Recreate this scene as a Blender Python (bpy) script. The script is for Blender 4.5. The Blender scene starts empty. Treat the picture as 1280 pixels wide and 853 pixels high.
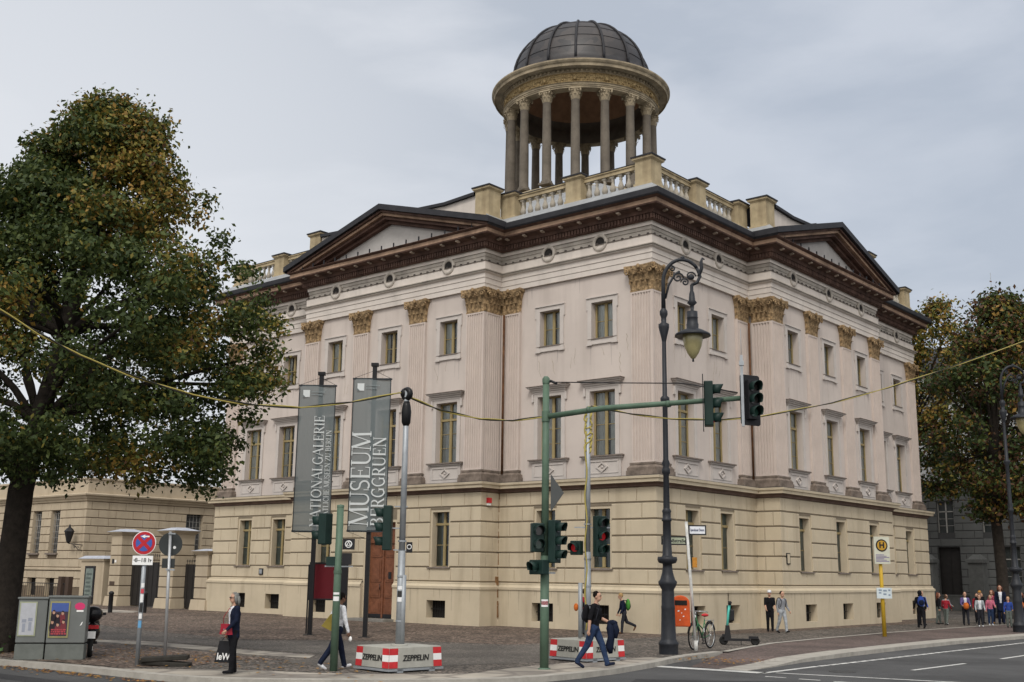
import bpy, bmesh, math, random
import numpy as np
from mathutils import Vector, Matrix
R = math.radians
rnd = random.Random(7)
scene = bpy.context.scene
COL = scene.collection

# ------------------------------------------------------------------ materials
def M(name, col, rough=.75, var=.12, scale=2.5, bump=0., bscale=40., metal=0., spec=.22, streak=0., streakcol=(.12,.1,.08), emit=None, estr=0.):
    m = bpy.data.materials.new(name); m.use_nodes = True
    nt = m.node_tree; N = nt.nodes; Lk = nt.links
    b = N['Principled BSDF']; b.inputs['Roughness'].default_value = rough; b.inputs['Metallic'].default_value = metal
    b.inputs['Specular IOR Level'].default_value = spec
    tc = N.new('ShaderNodeTexCoord')
    n = N.new('ShaderNodeTexNoise'); n.inputs['Scale'].default_value = scale; n.inputs['Detail'].default_value = 6; n.inputs['Roughness'].default_value = .65
    Lk.new(tc.outputs['Object'], n.inputs['Vector'])
    r = N.new('ShaderNodeValToRGB')
    r.color_ramp.elements[0].position = .3; r.color_ramp.elements[1].position = .7
    r.color_ramp.elements[0].color = tuple(c*(1-var) for c in col)+(1,); r.color_ramp.elements[1].color = tuple(min(1,c*(1+var)) for c in col)+(1,)
    Lk.new(n.outputs['Fac'], r.inputs['Fac'])
    out = r.outputs['Color']
    if streak > 0:
        mp = N.new('ShaderNodeMapping'); mp.inputs['Scale'].default_value = (1.,1.,.10)
        Lk.new(tc.outputs['Object'], mp.inputs['Vector'])
        n2 = N.new('ShaderNodeTexNoise'); n2.inputs['Scale'].default_value = 1.5; n2.inputs['Detail'].default_value = 3.5; n2.inputs['Roughness'].default_value = .55
        Lk.new(mp.outputs[0], n2.inputs['Vector'])
        r2 = N.new('ShaderNodeValToRGB'); r2.color_ramp.elements[0].position = .52; r2.color_ramp.elements[1].position = .8
        r2.color_ramp.elements[0].color = (0,0,0,1); r2.color_ramp.elements[1].color = (streak,)*3+(1,)
        Lk.new(n2.outputs['Fac'], r2.inputs['Fac'])
        mx = N.new('ShaderNodeMix'); mx.data_type = 'RGBA'
        Lk.new(r2.outputs['Color'], mx.inputs[0]); Lk.new(out, mx.inputs[6]); mx.inputs[7].default_value = tuple(streakcol)+(1,)
        out = mx.outputs[2]
    Lk.new(out, b.inputs['Base Color'])
    if bump > 0:
        n3 = N.new('ShaderNodeTexNoise'); n3.inputs['Scale'].default_value = bscale; n3.inputs['Detail'].default_value = 4
        Lk.new(tc.outputs['Object'], n3.inputs['Vector'])
        bp = N.new('ShaderNodeBump'); bp.inputs['Strength'].default_value = bump; bp.inputs['Distance'].default_value = .02
        Lk.new(n3.outputs['Fac'], bp.inputs['Height']); Lk.new(bp.outputs[0], b.inputs['Normal'])
    if emit:
        b.inputs['Emission Color'].default_value = tuple(emit)+(1,); b.inputs['Emission Strength'].default_value = estr
    return m

def cobble(name, c0, c1, joint, scale, bump=.6):
    m = bpy.data.materials.new(name); m.use_nodes = True
    nt = m.node_tree; N = nt.nodes; Lk = nt.links; b = N['Principled BSDF']; b.inputs['Roughness'].default_value = .8; b.inputs['Specular IOR Level'].default_value = .3
    tc = N.new('ShaderNodeTexCoord')
    v = N.new('ShaderNodeTexVoronoi'); v.inputs['Scale'].default_value = scale; v.inputs['Randomness'].default_value = .75
    v2 = N.new('ShaderNodeTexVoronoi'); v2.feature = 'DISTANCE_TO_EDGE'; v2.inputs['Scale'].default_value = scale; v2.inputs['Randomness'].default_value = .75
    Lk.new(tc.outputs['Object'], v.inputs['Vector']); Lk.new(tc.outputs['Object'], v2.inputs['Vector'])
    sp = N.new('ShaderNodeSeparateColor'); Lk.new(v.outputs['Color'], sp.inputs[0])
    r = N.new('ShaderNodeValToRGB'); r.color_ramp.elements[0].color = c0+(1,); r.color_ramp.elements[1].color = c1+(1,)
    r.color_ramp.elements[0].position = .1; r.color_ramp.elements[1].position = .95
    Lk.new(sp.outputs[0], r.inputs['Fac'])
    j = N.new('ShaderNodeValToRGB'); j.color_ramp.elements[0].position = .02; j.color_ramp.elements[1].position = .14
    Lk.new(v2.outputs['Distance'], j.inputs['Fac'])
    mx = N.new('ShaderNodeMix'); mx.data_type = 'RGBA'
    Lk.new(j.outputs['Color'], mx.inputs[0]); mx.inputs[6].default_value = joint+(1,); Lk.new(r.outputs['Color'], mx.inputs[7])
    n = N.new('ShaderNodeTexNoise'); n.inputs['Scale'].default_value = .45; n.inputs['Detail'].default_value = 7
    Lk.new(tc.outputs['Object'], n.inputs['Vector'])
    r3 = N.new('ShaderNodeValToRGB'); r3.color_ramp.elements[0].position = .3; r3.color_ramp.elements[1].position = .72
    r3.color_ramp.elements[0].color = (.62,.62,.62,1); r3.color_ramp.elements[1].color = (1.2,1.18,1.15,1)
    Lk.new(n.outputs['Fac'], r3.inputs['Fac'])
    mu = N.new('ShaderNodeMix'); mu.data_type = 'RGBA'; mu.blend_type = 'MULTIPLY'; mu.inputs[0].default_value = 1
    Lk.new(mx.outputs[2], mu.inputs[6]); Lk.new(r3.outputs['Color'], mu.inputs[7])
    Lk.new(mu.outputs[2], b.inputs['Base Color'])
    bp = N.new('ShaderNodeBump'); bp.inputs['Strength'].default_value = bump; bp.inputs['Distance'].default_value = .03
    Lk.new(j.outputs['Color'], bp.inputs['Height']); Lk.new(bp.outputs[0], b.inputs['Normal'])
    return m

# ------------------------------------------------------------------ mesh builder
class MB:
    def __init__(s): s.v=[]; s.f=[]; s.m=[]; s.sm=[]
    def add(s, vs, fs, mi=0, smooth=False):
        o=len(s.v); s.v += [tuple(p) for p in vs]
        for f in fs: s.f.append(tuple(i+o for i in f)); s.m.append(mi); s.sm.append(smooth)
    def quad(s,a,b,c,d,mi=0): s.add([a,b,c,d],[(0,1,2,3)],mi)
    def box(s,x0,x1,y0,y1,z0,z1,mi=0,skip=''):
        vs=[(x0,y0,z0),(x1,y0,z0),(x1,y1,z0),(x0,y1,z0),(x0,y0,z1),(x1,y0,z1),(x1,y1,z1),(x0,y1,z1)]
        fs=[('b',(3,2,1,0)),('t',(4,5,6,7)),('f',(0,1,5,4)),('r',(1,2,6,5)),('k',(2,3,7,6)),('l',(3,0,4,7))]
        s.add(vs,[f for n,f in fs if n not in skip],mi)
    def cbox(s,cx,cy,cz,sx,sy,sz,mi=0): s.box(cx-sx/2,cx+sx/2,cy-sy/2,cy+sy/2,cz-sz/2,cz+sz/2,mi)
    def frustum(s,cx,cy,z0,z1,a0,b0,a1,b1,mi=0):
        vs=[(cx-a0,cy-b0,z0),(cx+a0,cy-b0,z0),(cx+a0,cy+b0,z0),(cx-a0,cy+b0,z0),(cx-a1,cy-b1,z1),(cx+a1,cy-b1,z1),(cx+a1,cy+b1,z1),(cx-a1,cy+b1,z1)]
        s.add(vs,[(3,2,1,0),(4,5,6,7),(0,1,5,4),(1,2,6,5),(2,3,7,6),(3,0,4,7)],mi)
    def tube(s,pts,r,n=10,mi=0,caps=True,smooth=True):
        pts=[Vector(p) for p in pts]; k=len(pts)
        rs=r if isinstance(r,(list,tuple)) else [r]*k
        vs=[]; prev=None
        for i,p in enumerate(pts):
            if i==0: t=pts[1]-p
            elif i==k-1: t=p-pts[i-1]
            else: t=(pts[i+1]-p).normalized()+(p-pts[i-1]).normalized()
            if t.length<1e-9: t=Vector((0,0,1))
            t.normalize()
            if prev is None:
                a=Vector((0,0,1)) if abs(t.z)<.9 else Vector((1,0,0))
                u=t.cross(a).normalized()
            else:
                u=(prev-t*prev.dot(t)); u=u.normalized() if u.length>1e-6 else t.orthogonal().normalized()
            prev=u; w=t.cross(u)
            for j in range(n):
                a=2*math.pi*j/n; q=p+(u*math.cos(a)+w*math.sin(a))*rs[i]; vs.append(tuple(q))
        fs=[(i*n+j,i*n+(j+1)%n,(i+1)*n+(j+1)%n,(i+1)*n+j) for i in range(k-1) for j in range(n)]
        s.add(vs,fs,mi,smooth)
        if caps:
            o=len(s.v)-len(vs)
            s.f.append(tuple(o+j for j in range(n))[::-1]); s.m.append(mi); s.sm.append(False)
            s.f.append(tuple(o+(k-1)*n+j for j in range(n))); s.m.append(mi); s.sm.append(False)
    def lathe(s,prof,n=24,cx=0,cy=0,mi=0,smooth=True,close=False,a0=0.):
        vs=[];k=len(prof)
        for (r,z) in prof:
            for j in range(n):
                a=a0+2*math.pi*j/n; vs.append((cx+r*math.cos(a),cy+r*math.sin(a),z))
        fs=[(i*n+j,i*n+(j+1)%n,(i+1)*n+(j+1)%n,(i+1)*n+j) for i in range(k-1) for j in range(n)]
        if close: fs += [((k-1)*n+j,(k-1)*n+(j+1)%n,(j+1)%n,j) for j in range(n)]
        s.add(vs,fs,mi,smooth)
    def ell(s,c,r,mi=0,nu=12,nv=8,rot=None):
        r=(r,r,r) if not isinstance(r,(tuple,list)) else r
        vs=[]
        for i in range(nv+1):
            t=math.pi*i/nv
            for j in range(nu):
                a=2*math.pi*j/nu; p=Vector((r[0]*math.sin(t)*math.cos(a),r[1]*math.sin(t)*math.sin(a),r[2]*math.cos(t)))
                if rot: p=rot@p
                vs.append((p.x+c[0],p.y+c[1],p.z+c[2]))
        fs=[(i*nu+j,(i+1)*nu+j,(i+1)*nu+(j+1)%nu,i*nu+(j+1)%nu) for i in range(nv) for j in range(nu)]
        s.add(vs,fs,mi,True)
    def poly(s,pts,z,mi=0,up=True):
        s.add([(p[0],p[1],z) for p in pts],[tuple(range(len(pts)))],mi)
    def prism(s,pts,z0,z1,mi=0):
        n=len(pts); vs=[(p[0],p[1],z0) for p in pts]+[(p[0],p[1],z1) for p in pts]
        s.add(vs,[tuple(range(n))[::-1],tuple(range(n,2*n))]+[(i,(i+1)%n,n+(i+1)%n,n+i) for i in range(n)],mi)
    def plate(s,pts,y0,y1,mi=0):   # polygon in x,z extruded along y
        n=len(pts); vs=[(p[0],y0,p[1]) for p in pts]+[(p[0],y1,p[1]) for p in pts]
        s.add(vs,[tuple(range(n)),tuple(range(n,2*n))[::-1]]+[((i+1)%n,i,n+i,n+(i+1)%n) for i in range(n)],mi)
    def torus(s,c,Rr,r,axis='x',n=28,k=8,mi=0):
        vs=[]
        for i in range(n):
            a=2*math.pi*i/n
            for j in range(k):
                b=2*math.pi*j/k; q=Rr+r*math.cos(b); h=r*math.sin(b)
                x,y=q*math.cos(a),q*math.sin(a)
                p={'x':(h,x,y),'y':(x,h,y),'z':(x,y,h)}[axis]
                vs.append((c[0]+p[0],c[1]+p[1],c[2]+p[2]))
        fs=[(i*k+j,((i+1)%n)*k+j,((i+1)%n)*k+(j+1)%k,i*k+(j+1)%k) for i in range(n) for j in range(k)]
        s.add(vs,fs,mi,True)
    def disc(s,c,r,axis='y',n=20,mi=0,t=.004):
        d={'x':Vector((1,0,0)),'y':Vector((0,1,0)),'z':Vector((0,0,1))}[axis]
        s.tube([Vector(c)-d*t/2,Vector(c)+d*t/2],r,n,mi,True,False)
    def xf(s,mat,start=0):
        for i in range(start,len(s.v)): s.v[i]=tuple(mat@Vector(s.v[i]))
    def mesh(s,name,mats,fix=True):
        me=bpy.data.meshes.new(name); me.from_pydata(s.v,[],s.f)
        for m in (mats if isinstance(mats,(list,tuple)) else [mats]): me.materials.append(m)
        me.polygons.foreach_set('material_index',s.m); me.polygons.foreach_set('use_smooth',s.sm); me.update()
        if fix and len(s.f)<60000:
            bm=bmesh.new(); bm.from_mesh(me); bmesh.ops.recalc_face_normals(bm,faces=bm.faces); bm.to_mesh(me); bm.free()
        return me
    def build(s,name,mats,parent=None,loc=None,rz=0,fix=True,bev=0):
        return link(name,s.mesh(name,mats,fix),parent,loc,rz,bev)

def link(name,me,parent=None,loc=None,rz=0,bev=0):
    o=bpy.data.objects.new(name,me); COL.objects.link(o)
    if parent: o.parent=parent
    if loc is not None: o.location=loc
    o.rotation_euler.z=rz
    if bev:
        md=o.modifiers.new('bevel','BEVEL'); md.width=bev; md.segments=2; md.limit_method='ANGLE'
    return o
def tag(o,label=None,cat=None,group=None,kind=None):
    if label: o['label']=label
    if cat: o['category']=cat
    if group: o['group']=group
    if kind: o['kind']=kind
    return o
def thing(name,label,cat,loc=(0,0,0),rz=0,group=None):
    o=bpy.data.objects.new(name,None); COL.objects.link(o); o.location=loc; o.rotation_euler.z=rz; o.empty_display_size=.2
    return tag(o,label,cat,group)
def copy_thing(src,loc,rz,label=None):
    r=src.copy(); COL.objects.link(r); r.location=loc; r.rotation_euler.z=rz
    if label: r['label']=label
    for ch in list(src.children):
        c=ch.copy(); COL.objects.link(c); c.parent=r
        for g in list(ch.children):
            d=g.copy(); COL.objects.link(d); d.parent=c
    return r
def face_to(dx,dy): return math.atan2(dx,-dy)     # local -Y looks along (dx,dy)

def text_mb(txt,size,mb,mat4,mi=0,bold=.0,depth=.002,shear=0,xs=1.):
    cu=bpy.data.curves.new('t','FONT'); cu.body=txt; cu.size=size; cu.align_x='CENTER'; cu.align_y='CENTER'; cu.extrude=depth; cu.offset=bold; cu.shear=shear; cu.resolution_u=3
    o=bpy.data.objects.new('t',cu); COL.objects.link(o)
    dg=bpy.context.evaluated_depsgraph_get(); me=bpy.data.meshes.new_from_object(o.evaluated_get(dg))
    S=Matrix.Diagonal((xs,1,1,1))
    vs=[mat4@(S@v.co) for v in me.vertices]; mb.add(vs,[tuple(p.vertices) for p in me.polygons],mi)
    bpy.data.objects.remove(o); bpy.data.meshes.remove(me)
def facing(x,y,z,rz=0):   # text in the x,z plane, read from local -Y side
    return Matrix.Translation((x,y,z))@Matrix.Rotation(rz,4,'Z')@Matrix.Rotation(R(90),4,'X')

# ------------------------------------------------------------------ camera
cam=bpy.data.cameras.new('camera'); camo=bpy.data.objects.new('camera',cam); COL.objects.link(camo); scene.camera=camo
cam.sensor_width=36; cam.lens=1400.313/1280*36; cam.clip_end=3000; cam.clip_start=.1
pi_,ya_,ro_=0.2046,0.7023,0.0130
cp,sp,cy_,sy_=math.cos(pi_),math.sin(pi_),math.cos(ya_),math.sin(ya_)
F=Vector((-sy_*cp,cy_*cp,sp)); Rt=Vector((cy_,sy_,0)); U=Rt.cross(F)
Rr=Rt*math.cos(ro_)+U*math.sin(ro_); Ur=U*math.cos(ro_)-Rt*math.sin(ro_)
mw=Matrix((Rr,Ur,-F)).transposed().to_4x4(); mw.translation=Vector((23.9496,-37.0945,2.176)); camo.matrix_world=mw
FW=Vector((-.6463,.7631,0)); RW=Vector((.7631,.6463,0))      # horizontal view directions

# ------------------------------------------------------------------ world, sun
w=bpy.data.worlds.new('World'); scene.world=w; w.use_nodes=True
nt=w.node_tree; N=nt.nodes; Lk=nt.links; bg=N['Background']
sky=N.new('ShaderNodeTexSky'); sky.sky_type='NISHITA'; sky.sun_disc=False
SUN_EL,SUN_AZ=R(48),R(150)
sky.sun_elevation=SUN_EL; sky.sun_rotation=SUN_AZ; sky.air_density=1.5; sky.dust_density=3
tc=N.new('ShaderNodeTexCoord')
mp=N.new('ShaderNodeMapping'); mp.inputs['Scale'].default_value=(1.,1.,2.6); mp.inputs['Location'].default_value=(.35,.2,.0); Lk.new(tc.outputs['Generated'],mp.inputs['Vector'])
n1=N.new('ShaderNodeTexNoise'); n1.inputs['Scale'].default_value=3.2; n1.inputs['Detail'].default_value=7; n1.inputs['Roughness'].default_value=.52; n1.inputs['Distortion'].default_value=.25
Lk.new(mp.outputs[0],n1.inputs['Vector'])
rp=N.new('ShaderNodeValToRGB'); rp.color_ramp.elements[0].position=.43; rp.color_ramp.elements[1].position=.60
rp.color_ramp.elements[0].color=(5.2,5.65,6.4,1); rp.color_ramp.elements[1].color=(7.2,7.5,8.1,1)
Lk.new(n1.outputs['Fac'],rp.inputs['Fac'])
# clouds are brightest low in the north west and towards the sun
geo=N.new('ShaderNodeSeparateXYZ'); Lk.new(tc.outputs['Generated'],geo.inputs[0])
dt=N.new('ShaderNodeVectorMath'); dt.operation='DOT_PRODUCT'; Lk.new(tc.outputs['Generated'],dt.inputs[0]); dt.inputs[1].default_value=(-.93,.30,.16)
gr=N.new('ShaderNodeMapRange'); gr.inputs['From Min'].default_value=.80; gr.inputs['From Max'].default_value=1.; gr.inputs['To Min'].default_value=0; gr.inputs['To Max'].default_value=1
Lk.new(dt.outputs['Value'],gr.inputs['Value'])
mxw=N.new('ShaderNodeMix'); mxw.data_type='RGBA'; Lk.new(gr.outputs[0],mxw.inputs[0]); Lk.new(rp.outputs['Color'],mxw.inputs[6]); mxw.inputs[7].default_value=(8.3,8.5,8.9,1)
dt2=N.new('ShaderNodeVectorMath'); dt2.operation='DOT_PRODUCT'; Lk.new(tc.outputs['Generated'],dt2.inputs[0]); dt2.inputs[1].default_value=(math.sin(SUN_AZ)*math.cos(SUN_EL),math.cos(SUN_AZ)*math.cos(SUN_EL),math.sin(SUN_EL))
gr2=N.new('ShaderNodeMapRange'); gr2.interpolation_type='SMOOTHSTEP'; gr2.inputs['From Min'].default_value=.1; gr2.inputs['From Max'].default_value=1.
Lk.new(dt2.outputs['Value'],gr2.inputs['Value'])
mxs=N.new('ShaderNodeMix'); mxs.data_type='RGBA'; Lk.new(gr2.outputs[0],mxs.inputs[0]); dt3=N.new('ShaderNodeVectorMath'); dt3.operation='DOT_PRODUCT'; Lk.new(tc.outputs['Generated'],dt3.inputs[0]); dt3.inputs[1].default_value=(-.22,.94,.26)
gr3=N.new('ShaderNodeMapRange'); gr3.interpolation_type='SMOOTHSTEP'; gr3.inputs['From Min'].default_value=.82; gr3.inputs['From Max'].default_value=1.; gr3.inputs['To Max'].default_value=.4; Lk.new(dt3.outputs['Value'],gr3.inputs['Value'])
mxb=N.new('ShaderNodeMix'); mxb.data_type='RGBA'; Lk.new(gr3.outputs[0],mxb.inputs[0]); Lk.new(mxw.outputs[2],mxb.inputs[6]); mxb.inputs[7].default_value=(4.7,5.35,6.5,1)
Lk.new(mxb.outputs[2],mxs.inputs[6]); mxs.inputs[7].default_value=(17,16.5,15.8,1)
mix=N.new('ShaderNodeMix'); mix.data_type='RGBA'; mix.inputs[0].default_value=.9
Lk.new(sky.outputs['Color'],mix.inputs[6]); Lk.new(mxs.outputs[2],mix.inputs[7]); Lk.new(mix.outputs[2],bg.inputs['Color'])
bg.inputs['Strength'].default_value=.1
sl=bpy.data.lights.new('sun','SUN'); sl.energy=1.5; sl.angle=R(16); sl.color=(1,.97,.92)
so=bpy.data.objects.new('sun',sl); COL.objects.link(so)
# sky sun_rotation is measured from +Y clockwise seen from above
sd=Vector((math.sin(SUN_AZ)*math.cos(SUN_EL),math.cos(SUN_AZ)*math.cos(SUN_EL),math.sin(SUN_EL)))
so.rotation_euler=sd.to_track_quat('Z','Y').to_euler()
scene.view_settings.view_transform='Standard'; scene.view_settings.look='None'; scene.view_settings.exposure=0; scene.view_settings.gamma=1

# ------------------------------------------------------------------ common materials
GF=M('cream_render',(.495,.422,.308),.85,.10,.5,.12,60,streak=.42,streakcol=(.20,.15,.095))
GFJ=M('cream_render_joint',(.20,.165,.12),.9,.1)
UP=M('rose_render',(.522,.458,.414),.85,.08,.45,.08,60,streak=.36,streakcol=(.27,.22,.19))
PIL=M('rose_pilaster',(.525,.45,.402),.85,.10,.8,.08,60,streak=.25,streakcol=(.30,.21,.16))
ENT=M('pale_entablature',(.575,.52,.47),.85,.09,.7,streak=.3,streakcol=(.2,.18,.16))
FRZ=M('weathered_frieze',(.36,.325,.285),.9,.25,1.3,streak=.5,streakcol=(.13,.12,.11))
BRN=M('brown_sandstone',(.105,.062,.048),.85,.5,1.8,.2,20,streak=.5,streakcol=(.04,.028,.024))
BAND=M('corona_sandstone',(.34,.23,.16),.85,.45,.8,streak=.6,streakcol=(.1,.05,.035))
LEAD=M('dark_lead_roof',(.028,.028,.032),.6,.3,2)
LEADL=M('grey_lead_sheet',(.27,.28,.29),.5,.2,1.5)
OCH=M('ochre_sandstone',(.40,.325,.205),.85,.25,1.4,.2,30,streak=.75,streakcol=(.13,.09,.05))
CAPM=M('gilded_sandstone',(.27,.185,.10),.85,.85,7,.6,18,streak=.7,streakcol=(.045,.03,.02))
BALM=M('grey_baluster_stone',(.36,.325,.27),.85,.25,6,streak=.3)
PLN=M('sooty_sandstone',(.17,.135,.11),.9,.45,3,.3,15)
FRM=M('ochre_window_frame',(.30,.235,.115),.5,.12)
PANE=M('window_glass',(.075,.08,.08),.06,.35,1.3,spec=.6)
CURT=M('white_curtain',(.66,.66,.64),.9,.15,3)
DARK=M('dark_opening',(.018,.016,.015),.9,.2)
DOORM=M('brown_door_wood',(.16,.062,.032),.45,.3,6,.1,30)
BLK=M('black_metal',(.016,.016,.018),.45,.2)
GRYM=M('galvanised_steel',(.30,.32,.34),.45,.15,4,metal=.3)
GRN=M('green_painted_steel',(.085,.135,.095),.5,.18,3)
DGRN=M('dark_green_housing',(.010,.026,.022),.45,.2)
WHT=M('white_paint',(.75,.75,.74),.5,.05)
REDP=M('red_paint',(.48,.03,.035),.6,.2,8,streak=.3,streakcol=(.2,.05,.04))
# ------------------------------------------------------------------ ground
ASPH=M('asphalt',(.072,.072,.073),.85,.35,.28,.6,110,streak=0)
def asphalt_detail(m):
    pass
SETT=cobble('brown_mosaic_paving',(.09,.063,.05),(.31,.235,.185),(.06,.048,.04),8,.9)
SETG=cobble('grey_small_setts',(.10,.096,.09),(.20,.19,.175),(.055,.052,.05),10)
SETGR=cobble('grey_brown_setts',(.10,.088,.077),(.25,.215,.185),(.055,.05,.045),8,.8)
SLAB=cobble('granite_slabs',(.33,.30,.255),(.40,.365,.315),(.2,.18,.16),.9,.1)
KERB=M('granite_kerb',(.33,.31,.275),.85,.2,2.5,.3,40)
BIKE=cobble('red_clinker',(.115,.083,.075),(.165,.125,.113),(.08,.065,.06),8,.25)
MARK=M('road_marking',(.50,.50,.48),.75,.35,5)
SOIL=M('soil_with_leaves',(.085,.055,.04),.95,.5,5,.6,30)

def struct(name,mb,mats,fix=False):
    o=mb.build(name,mats,fix=fix); o['kind']='structure'; return o
m=MB(); m.quad((-900,-900,-.16),(900,-900,-.16),(900,1200,-.16),(-900,1200,-.16)); struct('ground',m,M('far_ground',(.10,.095,.085),.9,.2,.1))
m=MB(); m.quad((-300,-120,-.12),(120,-120,-.12),(120,400,-.12),(-300,400,-.12)); struct('road',m,ASPH)
KL=[(-120,-25.6),(-40,-25.),(-8,-24.3),(-3.05,-23.82),(-1.7,-23.52),(-.4,-23.32),(.9,-23.25),(2.1,-23.2),(3.,-23.08),(3.86,-22.82),(4.7,-22.3),(5.4,-21.65),(6.5,-20.5),(7.3,-19.5),(7.8,-18.75),(8.05,-18.1),(8.22,-17.2),(8.25,-16),(8.13,-14.5),(7.7,-12.25),(7.22,-10.5),(6.94,-9.25),(6.82,-8.2),(6.73,-7.),(6.3,-5.),(5.62,-1.8),(5.4,2.5),(5.25,8.8),(5.5,17.6),(5.95,25.9),(6.8,42),(8.2,70),(12,140)]
def offset_line(P,d):
    out=[]
    for i,p in enumerate(P):
        a=Vector(P[max(0,i-1)]); b=Vector(P[min(len(P)-1,i+1)]); t=(b-a).normalized(); out.append((p[0]-t.y*d,p[1]+t.x*d))
    return out
m=MB(); m.add([(x,y,0) for x,y in KL]+[(-120,140,0)],[tuple(range(len(KL)+1))]); struct('pavement',m,SETGR)
def strip(mb,P,d0,d1,z,mi=0,z1=None):
    A=offset_line(P,d0);B=offset_line(P,d1); z1=z if z1 is None else z1
    for i in range(len(P)-1): mb.quad((*A[i],z),(*A[i+1],z),(*B[i+1],z1),(*B[i],z1),mi)
m=MB(); K1=KL[:24]
strip(m,K1,-.02,.28,.006); 
A=offset_line(K1,-.02)
for i in range(len(A)-1): m.quad((*A[i],-.13),(*A[i+1],-.13),(*A[i+1],.006),(*A[i],.006))
struct('kerb',m,KERB)
m=MB(); W_=[.5,1.3,1.9,2.,1.9,1.6,1.4,1.3,1.3,1.4,1.7,1.9,1.8,1.5,.7]; S_=KL[6:21]; A=offset_line(S_,.29)
for i in range(len(S_)-1):
    b0=offset_line(S_,W_[i])[i]; b1=offset_line(S_,W_[i+1])[i+1]; m.quad((*A[i],.004),(*A[i+1],.004),(*b1,.004),(*b0,.004))
struct('granite_pavement_strip',m,SLAB)
m=MB(); m.poly([(-40,-19.4),(-9,-18.6),(-5.3,-18.1),(-1.2,-18.2),(1.0,-17.8),(.3,-17.0),(-2.7,-17.2),(-6.8,-17.1),(-9,-17.9),(-40,-18.6)],.006); struct('paved_crossing_strip',m,SLAB)
m=MB(); m.poly([(-60,-12.5),(-25.3,-9.5),(-17,-13.),(-11.9,-13.8),(-6.4,-14.3),(-4.9,-12.6),(-1.7,-10.2),(.6,-9.4),(1.0,-6.6),(1.1,-2.7),(1.3,-.4),(2.2,5.),(2.6,24),(.4,24),(.4,0),(-28.7,0),(-60,.2)],.004); struct('brown_mosaic_pavement',m,SETT)
m=MB(); m.poly([(-40,-24.2),(-11,-23.6),(-3,-23.2),(.5,-22.8),(1.2,-21.4),(.3,-19.6),(1.2,-18.6),(-1.4,-18.6),(-5.3,-18.5),(-9,-19.0),(-40,-19.8)],.008); struct('brown_setts_by_kerb',m,SETT)
m=MB(); m.poly([(-14,-16.1),(-6.4,-15.3),(-4.6,-13.4),(-1.5,-10.9),(.9,-10.1),(1.9,-7.2),(5.3,-9.),(5.8,-12),(5.6,-15),(4.6,-18),(3.2,-19.3),(1.4,-19),(1.3,-17.6),(.3,-16.6),(-2.7,-16.8),(-6.8,-16.8),(-14,-17.2)],.005); struct('asphalt_footpath',m,cobble('worn_path_setts',(.105,.095,.085),(.185,.165,.147),(.075,.068,.06),13,.5))
m=MB(); m.quad((9.6,-16,-.116),(13,-13.4,-.116),(12.4,-12.8,-.116),(9.2,-15.2,-.116)); m.quad((-6,-25.6,-.116),(2,-25.2,-.116),(2,-24.6,-.116),(-6,-25.,-.116)); struct('road_patch',m,M('dark_asphalt_patch',(.036,.036,.038),.8,.25,1.5,.5,110))
for cx_,cy_,cz_,r_,lb_ in ((11.6,-9.6,-.113,.33,'round cast iron cover in the road beside the cycle path kerb'),(3.,-17.4,.009,.3,'round cast iron cover in the pavement near the concrete block')):
    m=MB(); m.lathe([(r_,-.02),(r_,.004),(r_-.03,.008),(r_-.04,.004),(0,.004)],20); tag(m.build('manhole_cover',M('cast_cover',(.05,.05,.05),.7,.5,14),None,(cx_,cy_,cz_)),lb_,'manhole cover')
m=MB(); m.poly([(-14,-22.9),(-7,-22.7),(-4.2,-22.3),(-4.2,-21.0),(-7,-20.6),(-14,-21)],.012); struct('soil_patch',m,SOIL)
m=MB(); m.poly([(-29.5,-7.0),(-60,-8.5),(-60,-5),(-29.5,-3.6),(-28,-5)],.007); struct('driveway_slabs',m,SLAB)
# red cycle path with its granite kerb
KR=[(9.85,-11.3),(9.72,-9.4),(9.5,-7.4),(9.38,-4.2),(9.3,1.),(9.36,5.5),(9.86,11.5),(10.6,20),(11.8,34),(15,70)]
inner=[(8.2,-11.2),(7.25,-8.6),(6.74,-6.9),(6.3,-5.),(5.64,-1.8),(5.42,2.5),(5.27,8.8),(5.52,17.6),(5.97,25.9),(8.2,70)]
m=MB(); zz=[-.115,-.09,-.03]+[-.004]*7
for i in range(9): m.quad((*inner[i],zz[i]),(*KR[i],zz[i]),(*KR[i+1],zz[i+1]),(*inner[i+1],zz[i+1]))
struct('cycle_path',m,BIKE)
m=MB(); A=KR; B=offset_line(KR,.75)
for i in range(9):
    za,zb=zz[i]+.006,zz[i+1]+.006
    m.quad((*A[i],za),(*A[i+1],zb),(*B[i+1],zb),(*B[i],za)); m.quad((*A[i],-.13),(*A[i+1],-.13),(*A[i+1],zb),(*A[i],za))
struct('cycle_path_kerb',m,KERB)
m=MB(); strip(m,inner[2:],-.12,.1,.007)
struct('cycle_path_edge',m,KERB)
m=MB(); zr=-.115
def mk(a,b,wd,z=zr):
    a=Vector(a);b=Vector(b); t=(b-a).normalized(); n=Vector((-t.y,t.x))*wd/2
    m.quad((*(a-n),z),(*(b-n),z),(*(b+n),z),(*(a+n),z))
mk((7.5,-11.75),(10.45,-11.45),.42); mk((10.42,-11.7),(10.40,-8.5),.16)
for k in range(40):   # dashed lane edge beside the kerb
    y=-8.4+k*.62; 
    if y<12: mk((10.42+.02*k*.62,y),(10.42+.02*(k*.62+.5),y+.52),.16)
mk((10.6,-11.2),(16.5,-9.9),.14)
mk((12.64,-7.7),(12.78,-4.2),.13); mk((12.9,-1.4),(12.95,3.),.13)
for x in (10.9,11.75,12.6,13.4): mk((x,-12.3),(x+.5,-12.25),.12)
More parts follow.
